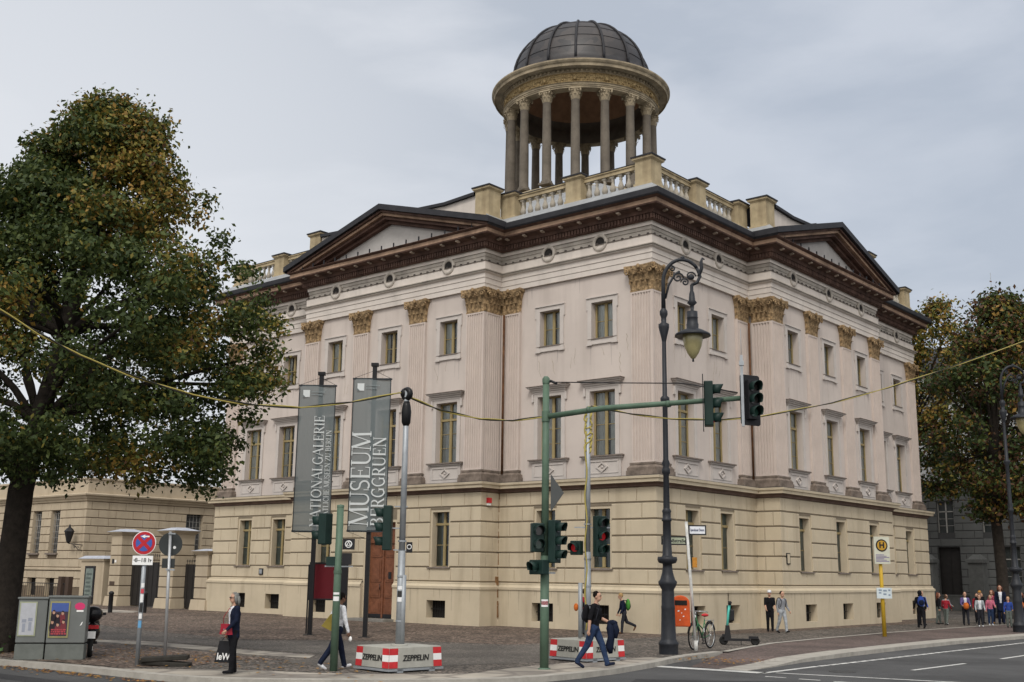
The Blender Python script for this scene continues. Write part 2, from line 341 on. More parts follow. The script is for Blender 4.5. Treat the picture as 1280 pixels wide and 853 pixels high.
mk((2.3,-24.4),(3.8,-24.1),.1); mk((3.9,-23.9),(4.9,-23.4),.1)
o=struct('road_markings',m,MARK)
# fallen leaves
LEAFG=M('fallen_leaf',(.30,.16,.04),.8,.5,40); LEAFG2=M('fallen_leaf_brown',(.17,.07,.03),.8,.4,40)
m=MB()
def leafq(x,y,z,s,mi):
    a=rnd.uniform(0,6.28); c,d=math.cos(a)*s,math.sin(a)*s; t=rnd.uniform(-.3,.3)*s
    m.quad((x-c,y-d,z),(x+d*.6,y-c*.6,z+abs(t)),(x+c,y+d,z+t*.5+.01),(x-d*.6,y+c*.6,z+.01),mi)
for k in range(1500):
    u=rnd.random()
    if u<.40: x=rnd.uniform(-11,3); y=-24.45+(x+11)*.085-abs(rnd.gauss(0,.25)); z=-.105
    elif u<.75: x=rnd.gauss(-1.3,3.2); y=rnd.gauss(-20.3,.9); z=.02
    elif u<.88: x=rnd.gauss(-6.5,1.8); y=rnd.gauss(-21.9,.5); z=.022
    else: x=rnd.uniform(6.7,9.2); y=rnd.gauss(-9.6,.7); z=-.03
    if y<-29: continue
    leafq(x,y,z,rnd.uniform(.035,.07),rnd.choice((0,0,1)))
o=m.build('fallen_leaves',[LEAFG,LEAFG2],fix=False); tag(o,'yellow and brown fallen leaves along the kerb and paving','leaves',kind='stuff')
# ------------------------------------------------------------------ museum
LL,AA,PP=28.7,8.07,1.155
museum=thing('museum_building','cream and pale rose neoclassical corner building with a columned dome rotunda on its roof','building',(0,0,0))
class Seg:
    def __init__(s,A,d,n,L,c0,c1,win=(),door=None,vis=True): s.A=Vector(A+(0,)) if len(A)==2 else Vector(A); s.d=Vector(d+(0,)); s.n=Vector(n+(0,)); s.L=L; s.c0=c0; s.c1=c1; s.win=win; s.door=door; s.vis=vis; s.rz=math.atan2(d[1],d[0])
    def T(s,x,o,z): q=s.A+s.d*x+s.n*o; return (q.x,q.y,z)
    def rng(s,o): return (-o if s.c0 else o, s.L+(o if s.c1 else -o))
B_=LL-AA; CW=LL-2*AA
SIDE1=(2.75,5.55); SIDE2=(2.55,5.33); CEN=(2.4,6.28,10.16)
segs=[Seg((-LL,0),(1,0),(0,-1),AA,1,0,SIDE1),
 Seg((-B_,0),(0,-1),(-1,0),PP,0,1),
 Seg((-B_,-PP),(1,0),(0,-1),CW,1,1,CEN,door=6.4),
 Seg((-AA,-PP),(0,1),(1,0),PP,1,0),
 Seg((-AA,0),(1,0),(0,-1),AA,0,1,SIDE2),
 Seg((0,0),(0,1),(1,0),AA,1,0,SIDE1),
 Seg((0,AA),(1,0),(0,-1),PP,0,1),
 Seg((PP,AA),(0,1),(1,0),CW,1,1,CEN),
 Seg((PP,B_),(-1,0),(0,1),PP,1,0),
 Seg((0,B_),(0,1),(1,0),AA,0,1,SIDE2),
 Seg((0,LL),(-1,0),(0,1),LL,1,1), Seg((-LL,LL),(0,-1),(-1,0),LL,1,1)]
def sweep(mb,prof,mi=0,door=None,which=None,mis=None):
    for k,s in enumerate(segs):
        if which and k not in which: continue
        for i in range(len(prof)-1):
            (o0,z0),(o1,z1)=prof[i],prof[i+1]
            a0,b0=s.rng(o0); a1,b1=s.rng(o1)
            mm=mis[i] if mis else mi
            if door and s.door is not None:
                d0,d1=s.door-door,s.door+door
                mb.quad(s.T(a0,o0,z0),s.T(d0,o0,z0),s.T(d0,o1,z1),s.T(a1,o1,z1),mm)
                mb.quad(s.T(d1,o0,z0),s.T(b0,o0,z0),s.T(b1,o1,z1),s.T(d1,o1,z1),mm)
            else: mb.quad(s.T(a0,o0,z0),s.T(b0,o0,z0),s.T(b1,o1,z1),s.T(a1,o1,z1),mm)
def panel(mb,s,z0,z1,o,ops,depth,mi=0,mr=None):
    a,b=s.rng(o); mr=mi if mr is None else mr
    xs=sorted({a,b}|{q for op in ops for q in op[:2]}); zs=sorted({z0,z1}|{q for op in ops for q in op[2:4] if z0<q<z1})
    for i in range(len(xs)-1):
        for j in range(len(zs)-1):
            cx,cz=(xs[i]+xs[i+1])/2,(zs[j]+zs[j+1])/2
            if any(op[0]<cx<op[1] and op[2]<cz<op[3] for op in ops): continue
            mb.quad(s.T(xs[i],o,zs[j]),s.T(xs[i+1],o,zs[j]),s.T(xs[i+1],o,zs[j+1]),s.T(xs[i],o,zs[j+1]),mi)
    for (x0,x1,y0,y1) in ops:
        q=o-depth; y0c,y1c=max(y0,z0),min(y1,z1)
        mb.quad(s.T(x0,o,y0c),s.T(x0,q,y0c),s.T(x0,q,y1c),s.T(x0,o,y1c),mr); mb.quad(s.T(x1,o,y0c),s.T(x1,q,y0c),s.T(x1,q,y1c),s.T(x1,o,y1c),mr)
        if y0>=z0: mb.quad(s.T(x0,o,y0),s.T(x1,o,y0),s.T(x1,q,y0),s.T(x0,q,y0),mr)
        if y1<=z1: mb.quad(s.T(x0,o,y1),s.T(x1,o,y1),s.T(x1,q,y1),s.T(x0,q,y1),mr)
GW,TW,MW,CWD=.60,.55,.64,.56   # half widths
# plinth with cellar openings, base moulding
m=MB()
for s in segs:
    ops=[]
    for x in s.win:
        if s.door is not None and abs(x-6.28)<.1: ops.append((s.door-1.05,s.door+1.05,.12,1.6)); continue
        ops.append((x-CWD,x+CWD,.26,1.0))
    panel(m,s,-.3,1.5,.13,ops,.45)
sweep(m,[(.13,1.5),(.17,1.5),(.17,1.6),(.10,1.66),(.07,1.70),(.07,1.76),(-.035,1.785)],0,door=1.05)
for s in segs:
    if s.door is not None:
        for q in (-1.05,1.05):
            x=s.door+q; m.quad(s.T(x,.17,1.5),s.T(x,-.5,1.5),s.T(x,-.5,1.785),s.T(x,.12,1.66))
r7=random.Random(4)  # plinth_drips
for k in (0,2,4,5,7,9):
    s=segs[k]
    for q in range(int(s.L*1.6)):
        x=r7.uniform(.4,s.L-.4); w_=r7.uniform(.015,.05); ln=r7.uniform(.2,1.0)
        if s.door is not None and abs(x-s.door)<1.3: continue
        if any(abs(x-w0)<CWD+.08 for w0 in s.win): ln=min(ln,.4)
        m.add([s.T(x-w_,.133,1.495),s.T(x+w_,.133,1.495),s.T(x+w_*.4,.133,1.5-ln),s.T(x-w_*.3,.133,1.5-ln)],[(0,1,2,3)],1)
m.build('plinth',[GF,M('cream_rain_run',(.405,.345,.255),.9,.15,2)],museum,fix=False)
# rusticated ground floor
ZR=[1.8,2.41,3.04,3.69,4.33,4.98]
m=MB()
def block(mb,s,x0,x1,z0,z1,e0,e1,o=0.,d=.035,gx=.011,gz=.028,bv=.02):
    xa=x0+(0 if e0 else gx); xb=x1-(0 if e1 else gx); za,zb=z0+gz,z1-gz
    xo0=xa+(0 if e0 else bv*.6); xo1=xb-(0 if e1 else bv*.6)
    p=[s.T(xa,o-d,za),s.T(xb,o-d,za),s.T(xb,o-d,zb),s.T(xa,o-d,zb)]; q=[s.T(xo0,o,za+bv),s.T(xo1,o,za+bv),s.T(xo1,o,zb-bv),s.T(xo0,o,zb-bv)]
    fs=[(4,5,6,7),(0,1,5,4),(2,3,7,6)]
    if not e1: fs.append((1,2,6,5))
    if not e0: fs.append((3,0,4,7))
    mb.add(p+q,fs,0)
for s in segs:
    ops=[]
    for x in s.win:
        if s.door is not None and abs(x-6.28)<.1: ops.append((s.door-1.05,s.door+1.05,1.5,4.5))
        else: ops.append((x-GW,x+GW,2.41,4.9))
    panel(m,s,1.785,5.58,-.035,ops,.42,1,0)
    rows=[(1.8,2.41),(2.41,3.04),(3.04,3.69),(3.69,4.33),(4.33,4.98),(4.98,5.60)]
    for ri,(z0,z1) in enumerate(rows):
        a,b=s.rng(0.); iv=[(a,b)]
        for op in ops:
            if op[2]<z1-.1 and op[3]>z0+.12:
                nv=[]
                for (u,v) in iv:
                    if op[0]>u and op[1]<v: nv+=[(u,op[0]),(op[1],v)]
                    else: nv.append((u,v))
                iv=nv
        for (u,v) in iv:
            n=max(1,round((v-u)/1.45)); sh=.5 if (ri%2 and n>=1) else 0.
            w_=(v-u)/n; cuts=[u]+[u+w_*(i+ (.32 if ri%2 else .68)) for i in range(n)]+[v]
            if v-u<.8: cuts=[u,v]
            for i in range(len(cuts)-1): block(m,s,cuts[i],cuts[i+1],z0,z1,(u==a and i==0),(v==b and i==len(cuts)-2),gx=.007 if ri in(0,5) else .011,gz=.03)
m.build('ground_floor_wall',[GF,GFJ],museum,fix=False)
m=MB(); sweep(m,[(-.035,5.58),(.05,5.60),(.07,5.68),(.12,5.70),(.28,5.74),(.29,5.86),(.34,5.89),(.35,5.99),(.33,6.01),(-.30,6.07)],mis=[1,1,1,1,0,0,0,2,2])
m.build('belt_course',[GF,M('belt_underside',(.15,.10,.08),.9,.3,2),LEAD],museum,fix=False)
# upper walls
m=MB()
for s in segs:
    ops=[]
    for x in s.win: ops+=[(x-MW,x+MW,6.95,9.65),(x-TW,x+TW,11.87,13.43)]
    panel(m,s,6.05,14.62,-.30,ops,.40)
r8=random.Random(12)
for k,n in ((4,7),(5,6),(2,9),(7,5),(0,3)):      # hairline cracks and runs in the render
    s=segs[k]
    for q in range(n):
        x=r8.uniform(1.3,s.L-1.3); z=r8.uniform(10.25,11.2); top=z+r8.uniform(.25,.95)
        if any(abs(x-w0)<.85 for w0 in s.win) and top>11.5: top=11.5
        st=z
        while st<top:
            dx=r8.uniform(-.07,.07); h_=.12; w_=r8.uniform(.012,.03)
            m.quad(s.T(x,-.297,st),s.T(x+w_,-.297,st),s.T(x+dx+w_,-.297,st+h_),s.T(x+dx,-.297,st+h_),1); x+=dx; st+=h_
def drip(mb,s,x,z,o,ln,mi):
    w_=r8.uniform(.012,.035); q=r8.uniform(-.03,.03); k=4
    for i in range(k):
        f0,f1=1-.75*(i/k)**1.5,1-.75*((i+1)/k)**1.5
        mb.quad(s.T(x+q*i/k-w_*f0,o,z-ln*i/k),s.T(x+q*(i+1)/k-w_*f1,o,z-ln*(i+1)/k),s.T(x+q*(i+1)/k+w_*f1,o,z-ln*(i+1)/k),s.T(x+q*i/k+w_*f0,o,z-ln*i/k),mi)
for k in (0,2,4,5,7,9):      # rain runs below the sill ends and the architrave
    s=segs[k]
    for w0 in s.win:
        for e in (-.68,.66,-.2,.35):
            if r8.random()<.75: drip(m,s,w0+e+r8.uniform(-.08,.08),11.58,-.2975,r8.uniform(.25,1.1),2)
    for q in range(int(s.L*1.1)):
        x=r8.uniform(.9,s.L-.9)
        if all(abs(x-w0)>.95 for w0 in s.win): drip(m,s,x,14.6,-.2975,r8.uniform(.2,.9),2)
m.build('upper_wall',[UP,M('render_crack',(.34,.285,.22),.9,.3,3),M('rain_run',(.405,.355,.325),.9,.12,2)],museum,fix=False)
# architrave, frieze, cornice
m=MB(); sweep(m,[(-.30,14.62),(-.17,14.62),(-.17,14.85),(-.145,14.86),(-.145,15.10),(-.115,15.11),(-.115,15.30),(-.02,15.36),(-.02,15.40),(.03,15.42),(.03,15.46),(-.14,15.48)],mis=[0]*7+[1,1,1,0])
m.build('architrave',[ENT,FRZ],museum,fix=False)
m=MB(); sweep(m,[(-.14,15.47),(-.13,15.84),(-.10,15.86),(-.10,15.89),(-.23,15.90),(-.23,16.10),(-.20,16.12),(-.20,16.26),(-.15,16.28),(-.15,16.40),(-.12,16.44)],mis=[1,0,2,0,0,0,0,0,1,0])
for k,s in enumerate(segs[:10]):
    a,b=s.rng(-.1); n=int((b-a)/.42)
    for i in range(n):
        c=s.T(a+(i+.5)*(b-a)/max(1,n),-.12,15.9); m.cbox(c[0],c[1],c[2],.08,.08,.08,2)
m.build('frieze',[FRZ,ENT,M('sooty_ledge',(.07,.06,.055),.9,.3,3)],museum,fix=False)
m=MB()
sweep(m,[(-.12,16.44),(.0,16.47),(.0,16.70),(.08,16.72),(.12,16.83),(.14,16.86),(.50,16.92),(.52,16.98),(.52,17.15),(.57,17.17),(.66,17.22),(.66,17.24)],mis=[0]*7+[1]+[0]*3)
for k,s in enumerate(segs[:10]):   # dentils and mutule blocks
    a,b=s.rng(.05); n=int((b-a)/.16)
    for i in range(n):
        x=a+(i+.5)*(b-a)/n
        p=[s.T(x-.045,0,16.5),s.T(x+.045,0,16.5),s.T(x+.045,0,16.69),s.T(x-.045,0,16.69)]; q=[s.T(x-.045,.07,16.5),s.T(x+.045,.07,16.5),s.T(x+.045,.07,16.69),s.T(x-.045,.07,16.69)]
        m.add(p+q,[(4,5,6,7),(0,1,5,4),(1,2,6,5),(3,0,4,7)],0)
    n=max(1,int((b-a)/.95))
    for i in range(n):
        x=a+(i+.5)*(b-a)/n
        p=[s.T(x-.07,.24,16.82),s.T(x+.07,.24,16.82),s.T(x+.07,.42,16.85),s.T(x-.07,.42,16.85)]; q=[s.T(x-.07,.24,16.88),s.T(x+.07,.24,16.88),s.T(x+.07,.42,16.908),s.T(x-.07,.42,16.908)]
        m.add(p+q,[(0,1,2,3),(0,1,5,4),(1,2,6,5),(2,3,7,6),(3,0,4,7)],2)
m.build('cornice',[BRN,BAND,M('pale_mutule',(.36,.29,.23),.9,.5,.9)],museum,fix=False)
m=MB(); SID=(0,1,3,4,5,6,8,9,10,11)
sweep(m,[(.64,17.22),(.70,17.22),(.74,17.28),(.75,17.49),(.71,17.52),(.25,17.78),(-.05,18.03),(-1.6,18.06)],mis=[0,0,0,0,1,1,1],which=SID); sweep(m,[(.66,17.24),(.0,17.36),(-.3,17.40)],2,which=(2,7)); m.build('eaves_roof',[LEAD,LEADL,BRN],museum,fix=False)
# frieze oculi
om=MB()
prof=[(.24,-.14),(.24,.03),(.29,.06),(.36,.06),(.39,.01),(.39,-.06)]
vs=[];n=20
for (r,y) in prof:
    for j in range(n):
        a=2*math.pi*j/n; vs.append((r*math.cos(a),-y,r*math.sin(a)))
om.add(vs,[(i*n+j,i*n+(j+1)%n,(i+1)*n+(j+1)%n,(i+1)*n+j) for i in range(len(prof)-1) for j in range(n)],0,True)
om.add([(0.25*math.cos(2*math.pi*j/n),-.005,.25*math.sin(2*math.pi*j/n)) for j in range(n)],[tuple(range(n))],1)
ocm=om.mesh('oculus',[FRZ,DARK],False)
# ---- window kinds (local: x right, y inward, z up from the sill)
def frame_mesh(w,h,rows,transom,name,d=.26,cw=.72):
    f=MB(); t=.05
    f.box(-w,-w+t,d,d+.07,0,h); f.box(w-t,w,d,d+.07,0,h); f.box(-w+t,w-t,d,d+.07,0,t); f.box(-w+t,w-t,d,d+.07,h-t,h)
    f.box(-.035,.035,d-.02,d+.05,t,h-t)
    zt=h-t
    if transom: f.box(-w+t,w-t,d-.03,d+.06,transom-.05,transom+.05); zt=transom
    for i in range(1,rows):
        z=t+(zt-t)*i/rows; f.box(-w+t,w-t,d+.015,d+.045,z-.014,z+.014)
    for sx in (-1,1):
        f.box(sx*(w-.07)-.02,sx*(w-.07)+.02,d-.01,d+.05,t,h-t); f.box(sx*.052-.018,sx*.052+.018,d-.01,d+.05,t,h-t)
    g=MB(); g.quad((-w,d+.035,0),(w,d+.035,0),(w,d+.035,h),(-w,d+.035,h))
    c=MB()
    for sx in (-1,1):
        n=10; xs=[sx*(w-.03-(w*cw)*i/n) for i in range(n+1)]
        for i in range(n):
            y0=d+.075+.015*math.sin(i*2.1); y1=d+.075+.015*math.sin((i+1)*2.1)
            c.quad((xs[i],y0,.05),(xs[i+1],y1,.05),(xs[i+1],y1,h-.05),(xs[i],y0,h-.05))
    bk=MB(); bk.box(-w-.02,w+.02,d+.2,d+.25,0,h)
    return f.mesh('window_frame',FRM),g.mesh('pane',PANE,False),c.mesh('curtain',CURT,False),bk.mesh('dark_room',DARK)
GLASS=bpy.data.materials.new('clear_pane'); GLASS.use_nodes=True
_n=GLASS.node_tree.nodes; _l=GLASS.node_tree.links
_n.remove(_n['Principled BSDF']); _t=_n.new('ShaderNodeBsdfTransparent'); _t.inputs[0].default_value=(.8,.83,.82,1); _g=_n.new('ShaderNodeBsdfGlossy'); _g.inputs['Roughness'].default_value=.02
_f=_n.new('ShaderNodeFresnel'); _f.inputs[0].default_value=1.7; _x=_n.new('ShaderNodeMixShader'); _l.new(_f.outputs[0],_x.inputs[0]); _l.new(_t.outputs[0],_x.inputs[1]); _l.new(_g.outputs[0],_x.inputs[2]); _l.new(_x.outputs[0],_n['Material Output'].inputs[0])
PANE=GLASS
FT=frame_mesh(TW,1.56,2,None,'top'); FM=frame_mesh(MW,2.70,3,1.95,'mid'); FG=frame_mesh(GW,2.49,2,1.85,'gf',.30)
CV={'top':(FT[2],frame_mesh(TW,1.56,2,None,'t',cw=.9)[2],frame_mesh(TW,1.56,2,None,'t',cw=.4)[2]),'mid':(FM[2],frame_mesh(MW,2.7,3,1.95,'m',cw=.9)[2],frame_mesh(MW,2.7,3,1.95,'m',cw=.5)[2]),'gf':(FG[2],)}
for k_ in CV:
    for m_ in CV[k_]: m_.name='curtain'
BLND=M('grey_green_blind',(.20,.24,.22),.9,.15,2); FG[2].materials[0]=BLND
TRIM=M('pale_trim',(.50,.455,.42),.85,.08,1.5,streak=.2,streakcol=(.25,.2,.17)); TRIMD=M('sooty_trim',(.17,.14,.12),.9,.35,4)
t=MB()   # top floor surround: moulded frame with ears
w,h=TW,1.56
for (x0,x1,z0,z1) in ((-w-.2,-w,0,h),(w,w+.2,0,h)): t.box(x0,x1,-.05,.0,z0,z1)
t.box(-w-.2,w+.2,-.05,.0,h,h+.19); t.box(-w-.26,w+.26,-.10,.0,h+.19,h+.235); t.box(-w-.26,-w-.2,-.055,.01,h-.3,h+.19); t.box(w+.2,w+.26,-.055,.01,h-.3,h+.19)
t.box(-w-.2,w+.2,-.05,.0,-.2,-.04); t.box(-w-.24,-w+.05,-.09,.01,-.28,-.2); t.box(w-.05,w+.24,-.09,.01,-.28,-.2); t.box(-w+.05,w-.05,-.07,.01,-.25,-.2)
t.box(-w-.02,w+.02,-.08,.25,-.04,.0,1)
TS_=t.mesh('surround',[TRIM,TRIMD])
t=MB(); w,h=MW,2.7   # main floor surround
t.box(-w-.2,-w,-.05,.0,.0,h); t.box(w,w+.2,-.05,.0,0,h); t.box(-w-.2,w+.2,-.05,.0,h,h+.14)
MS_=t.mesh('surround',[TRIM,TRIMD])
t=MB()
for i,(xw,o,z0,z1,mi) in enumerate(((.86,.07,2.84,2.92,0),(.90,.12,2.92,3.0,0),(.98,.2,3.0,3.07,0),(1.06,.28,3.07,3.115,0),(1.10,.32,3.115,3.15,1))): t.box(-xw,xw,-o,.01,z0,z1,mi)
for sx in (-1,1): t.box(sx*(w+.26)-.05,sx*(w+.26)+.05,-.09,.01,2.5,2.84)
MH_=t.mesh('hood',[TRIM,TRIMD])
t=MB()
t.box(-1.06,1.06,-.2,.25,-.06,.0,1); t.box(-1.0,1.0,-.14,.0,-.12,-.06,0); t.box(-.92,.92,-.06,.01,-.88,-.12,0)
t.box(-.80,.80,-.095,-.06,-.26,-.20,0); t.box(-.80,.80,-.08,-.06,-.74,-.70,0); t.box(-.80,-.75,-.08,-.06,-.70,-.26,0); t.box(.75,.80,-.08,-.06,-.70,-.26,0)
for (r0,r1) in ((.30,.20),):
    for k in range(4):
        a0,a1=k*math.pi/2,(k+1)*math.pi/2
        P=[(r0*math.cos(a0),r0*.72*math.sin(a0)-.48),(r0*math.cos(a1),r0*.72*math.sin(a1)-.48),(r1*math.cos(a1),r1*.72*math.sin(a1)-.48),(r1*math.cos(a0),r1*.72*math.sin(a0)-.48)]
        t.plate(P,-.11,-.06,0)
t.ell((0,-.07,-.48),(.07,.03,.06),0,8,6)
MP_=t.mesh('sill_panel',[TRIM,TRIMD])
t=MB(); w,h=GW,2.49
t.box(-w,-w+.1,.03,.40,0,h); t.box(w-.1,w,.03,.40,0,h); t.box(-w+.1,w-.1,.03,.40,h-.12,h); t.add([(-w-.08,-.10,-.06),(w+.08,-.10,-.06),(w+.08,-.10,-.02),(-w-.08,-.10,-.02),(w,.36,.04),(-w,.36,.04)],[(0,1,2,3),(3,2,4,5),(1,0,5,4)],1)
GS_=t.mesh('surround',[GF,TRIMD])
t=MB(); w,h=CWD,.74; 
t.box(-w,w,.40,.44,0,h,1)
for i in range(7): t.tube([(-w+.12+i*.147,.3,0),(-w+.12+i*.147,.3,h)],.011,6,0)
t.box(-w,w,.29,.31,h*.5-.015,h*.5+.015,0)
CB_=t.mesh('cellar_window',[BLK,DARK])
wins=0
def win(s,x,o,z,frame,extra,g):
    loc=s.T(x,o,z); root=link('window',frame[0],museum,loc,s.rz); 
    for nm,me in (('pane',frame[1]),('curtain',frame[2]),('dark_room',frame[3]))+extra: 
        if nm=='curtain': me=rnd.choice(CV[g])
        link(nm,me,root)
    return root
for k,s in enumerate(segs[:10]):
    for x in s.win:
        win(s,x,-.30,11.87,FT,(('surround',TS_),),'top'); win(s,x,-.30,6.95,FM,(('surround',MS_),('hood',MH_),('sill_panel',MP_)),'mid')
        if s.door is not None and abs(x-6.28)<.1: pass
        else: win(s,x,-.035,2.41,FG,(('surround',GS_),),'gf'); link('cellar_window',CB_,museum,s.T(x,.13,.26),s.rz)
        link('oculus',ocm,museum,s.T(x,-.14,15.95),s.rz)
# door
s=segs[2]; dl=s.T(s.door,0,0.12)
t=MB(); w,h=1.05,4.38
t.box(-w,w,.22,.5,-.3,.0,1); 
for sx in (-1,1):
    t.box(sx*.50-.48,sx*.50+.48,.30,.36,.0,3.35)
    for (z0,z1) in ((.15,.75),(.9,1.45),(1.6,2.6),(2.72,3.2)):
        t.box(sx*.5-.36,sx*.5+.36,.275,.31,z0,z1); t.box(sx*.5-.26,sx*.5+.26,.26,.29,z0+.09,z1-.09)
    t.box(sx*.5-.48,sx*.5+.48,.27,.30,.0,.18,1)
t.box(-.05,.05,.25,.33,.0,3.35); t.box(-w,w,.22,.4,3.35,3.55); t.box(-w,w,.30,.36,3.55,h)
door=t.build('door',[DOORM,BLK],museum,dl,s.rz)
t=MB(); t.box(.38,.56,.235,.262,1.75,2.05); t.tube([(-.12,.2,1.25),(-.12,.2,1.5)],.018,8); t.build('letter_plate',BLK,door)
t=MB(); t.box(-w-.02,-w+.08,.02,.25,-.1,h); t.box(w-.08,w+.02,.02,.25,-.1,h); t.box(-w+.08,w-.08,.02,.25,h-.1,h); t.build('door_surround',GF,museum,dl,s.rz)
t=MB(); t.box(-1.2,1.2,-.75,.2,-.12,0.); t.build('door_step',M('door_step_stone',(.2,.19,.17),.85,.2),museum,dl,s.rz)
# ---- pilasters
def pil_mesh(w,nf=7,skip0=False,skip1=False,dep=.14,h=7.05):
    mb=MB(); pts=[(-w/2,dep)]; 
    if skip0: pts=[]
    m0=.06; fw=(w-2*m0)/nf; pts.append((-w/2,0))
    for i in range(nf):
        x0=-w/2+m0+i*fw+fw*.16; x1=x0+fw*.68; r=(x1-x0)/2; xc=(x0+x1)/2
        for a in (180,150,90,30,0): pts.append((xc+r*math.cos(R(a)),r*1.5*math.sin(R(a))))
    pts.append((w/2,0))
    if not skip1: pts.append((w/2,dep))
    n=len(pts)
    vs=[(x,y,0) for x,y in pts]+[(x,y,h) for x,y in pts]
    mb.add(vs,[(i,i+1,n+i+1,n+i) for i in range(n-1)],0)
    mb.box(-w/2+.002,w/2-.002,-.004,.1,h-.12,h,0); mb.box(-w/2+.002,w/2-.002,-.004,.1,0,.07,0)
    return mb.mesh('pilaster',PIL,False)
def cap_mesh(w,h=1.08):
    c=MB(); r2=random.Random(3)
    c.box(-w/2,w/2,-.01,.14,0,.06); 
    prev=(w/2+.0,.0)
    st=[(.06,w/2-.02,.0),(.35,w/2,.02),(.62,w/2+.03,.06),(.82,w/2+.09,.12),(.92,w/2+.14,.16)]
    for i in range(len(st)-1):
        z0,x0,y0=st[i];z1,x1,y1=st[i+1]
        c.add([(-x0,-y0,z0),(x0,-y0,z0),(x1,-y1,z1),(-x1,-y1,z1),(-x0,.14,z0),(x0,.14,z0),(x1,.14,z1),(-x1,.14,z1)],[(0,1,2,3),(1,5,6,2),(4,0,3,7)],0)
    # abacus, slightly concave
    n=8; top=[]
    for i in range(n+1):
        u=-1+2*i/n; top.append((u*(w/2+.17),-(.12+.10*u*u)))
    pl=[(x,y) for x,y in top]+[(w/2+.17,.14),(-w/2-.17,.14)]
    c.prism(pl,.93,1.08,0)
    def leaf(x,z,wd,hh,out,ang=0):
        vs=[];k=5
        for i in range(k+1):
            t_=i/k; y=-(.01+out*(t_**2.2)); zz=z+hh*(t_ if t_<.8 else .8+.0*(t_-.8)); 
            if t_>.8: zz=z+hh*.8-(t_-.8)*hh*.3
            ww=wd*(1-.55*t_**2)*(1+.12*math.sin(i*2.4))
            vs+=[(x-ww/2,y+.02,zz),(x,y-.025,zz+.01),(x+ww/2,y+.02,zz)]
        fs=[]
        for i in range(k): fs+=[(3*i,3*i+1,3*i+4,3*i+3),(3*i+1,3*i+2,3*i+5,3*i+4)]
        c.add(vs,fs,0)
    for i in range(4): leaf(-w/2+.14+i*(w-.28)/3,.06,.26,.46,.17)
    for i in range(3): leaf(-w/2+.30+i*(w-.6)/2,.30,.26,.52,.22)
    for sx in (-1,1):
        leaf(sx*(w/2-.04),.34,.2,.5,.24)
        pts=[]
        for i in range(16):
            a=i*.62; r=.15*(1-i/17); pts.append((sx*(w/2+.05)+sx*r*math.cos(a)*.8,-.17-.005*i,.80+r*math.sin(a)))
        c.tube(pts,[.035]*15+[.02],6,0)
        pts=[]
        for i in range(12):
            a=i*.7; r=.10*(1-i/13); pts.append((sx*(.14)-sx*r*math.cos(a),-.15-.004*i,.80+r*math.sin(a)))
        c.tube(pts,[.028]*11+[.015],6,0)
    c.ell((0,-.22,1.0),(.1,.06,.11),0,8,6)
    return c.mesh('capital',CAPM,False)
def plinth_mesh(w):
    p=MB()
    p.box(-w/2-.17,w/2+.17,-.17,.14,0,.18); p.box(-w/2-.14,w/2+.14,-.14,.14,.18,.30); p.frustum(0,.0,.30,.42,w/2+.12,.13,w/2+.03,.04); p.box(-w/2-.06,w/2+.06,-.07,.14,.42,.5)
    return p.mesh('pilaster_base',PLN)
PM={k:(pil_mesh(wd,n),cap_mesh(wd),plinth_mesh(wd)) for k,(wd,n) in dict(std=(1.06,7),ret=(.98,6)).items()}
def pilaster(s,x,kind='std'):
    a,b,c=PM[kind]
    r=link('pilaster',a,museum,s.T(x,-.16,6.55),s.rz); link('capital',b,r,(0,0,7.0)); link('pilaster_base',c,r,(0,0,-.5))
for k,s in enumerate(segs[:10]):
    if s.L<2: 
        pilaster(s,(s.rng(-.16)[0]+s.rng(-.30)[1])/2 + (.02 if s.c0 else .08),'ret')
    elif s.L<10:
        a,b=s.rng(-.16); 
        pilaster(s,a+.55,'std'); pilaster(s,b-.55,'std')
    else:
        a,b=s.rng(-.16); pilaster(s,a+.55); pilaster(s,b-.55); pilaster(s,4.35); pilaster(s,8.21)
# ---- downpipes in the inner corners
for s in (segs[4],segs[5]):
    x=.13 if s is segs[4] else AA-.13
    t=MB(); q=(.0 if s is segs[4] else -.0); t.tube([s.T(x+q,-.02,6.4),s.T(x+q,-.02,13.5)],.05,8); t.build('downpipe',M('rusty_downpipe',(.10,.045,.02),.8,.5,3),museum)
t=MB(); s=segs[4]; z=.35; r9=random.Random(2)
while z<5.5:
    h_=r9.uniform(.15,.5); w_=r9.uniform(.012,.06); t.quad(s.T(.0,.001+(.17 if z<1.7 else 0),z),s.T(w_+.17*(z<1.7),.004+.17*(z<1.7),z),s.T(w_*.6+.17*(z<1.7),.004+.17*(z<1.7),z+h_),s.T(.0,.001+.17*(z<1.7),z+h_)); z+=h_+r9.uniform(0,.2)
t.build('rust_stain',M('rust_stain',(.20,.11,.05),.9,.4,6),museum,fix=False)
# ---- parapet: pedestals, rails, balusters
def pedestal(x,y,w=.82,top=19.3,rz=0,z0=17.98,bm=None):
    t=MB(); t.box(-w/2,w/2,-w/2,w/2,0,top-z0-.22); t.box(-w/2-.05,w/2+.05,-w/2-.05,w/2+.05,0,.18); t.frustum(0,0,top-z0-.22,top-z0-.14,w/2+.0,w/2+.0,w/2+.1,w/2+.1); t.box(-w/2-.10,w/2+.10,-w/2-.10,w/2+.10,top-z0-.14,top-z0-.06); t.box(-w/2-.14,w/2+.14,-w/2-.14,w/2+.14,top-z0-.06,top-z0,1)
    return t.build('pedestal',[OCH,LEAD],museum,(x,y,z0),rz)
bal=MB(); bal.box(-.11,.11,-.11,.11,0,.09); bal.lathe([(.10,.09),(.07,.13),(.10,.17),(.135,.28),(.12,.38),(.07,.52),(.055,.62),(.085,.66),(.06,.70),(.09,.78)],12); bal.box(-.10,.10,-.10,.10,.78,.86)
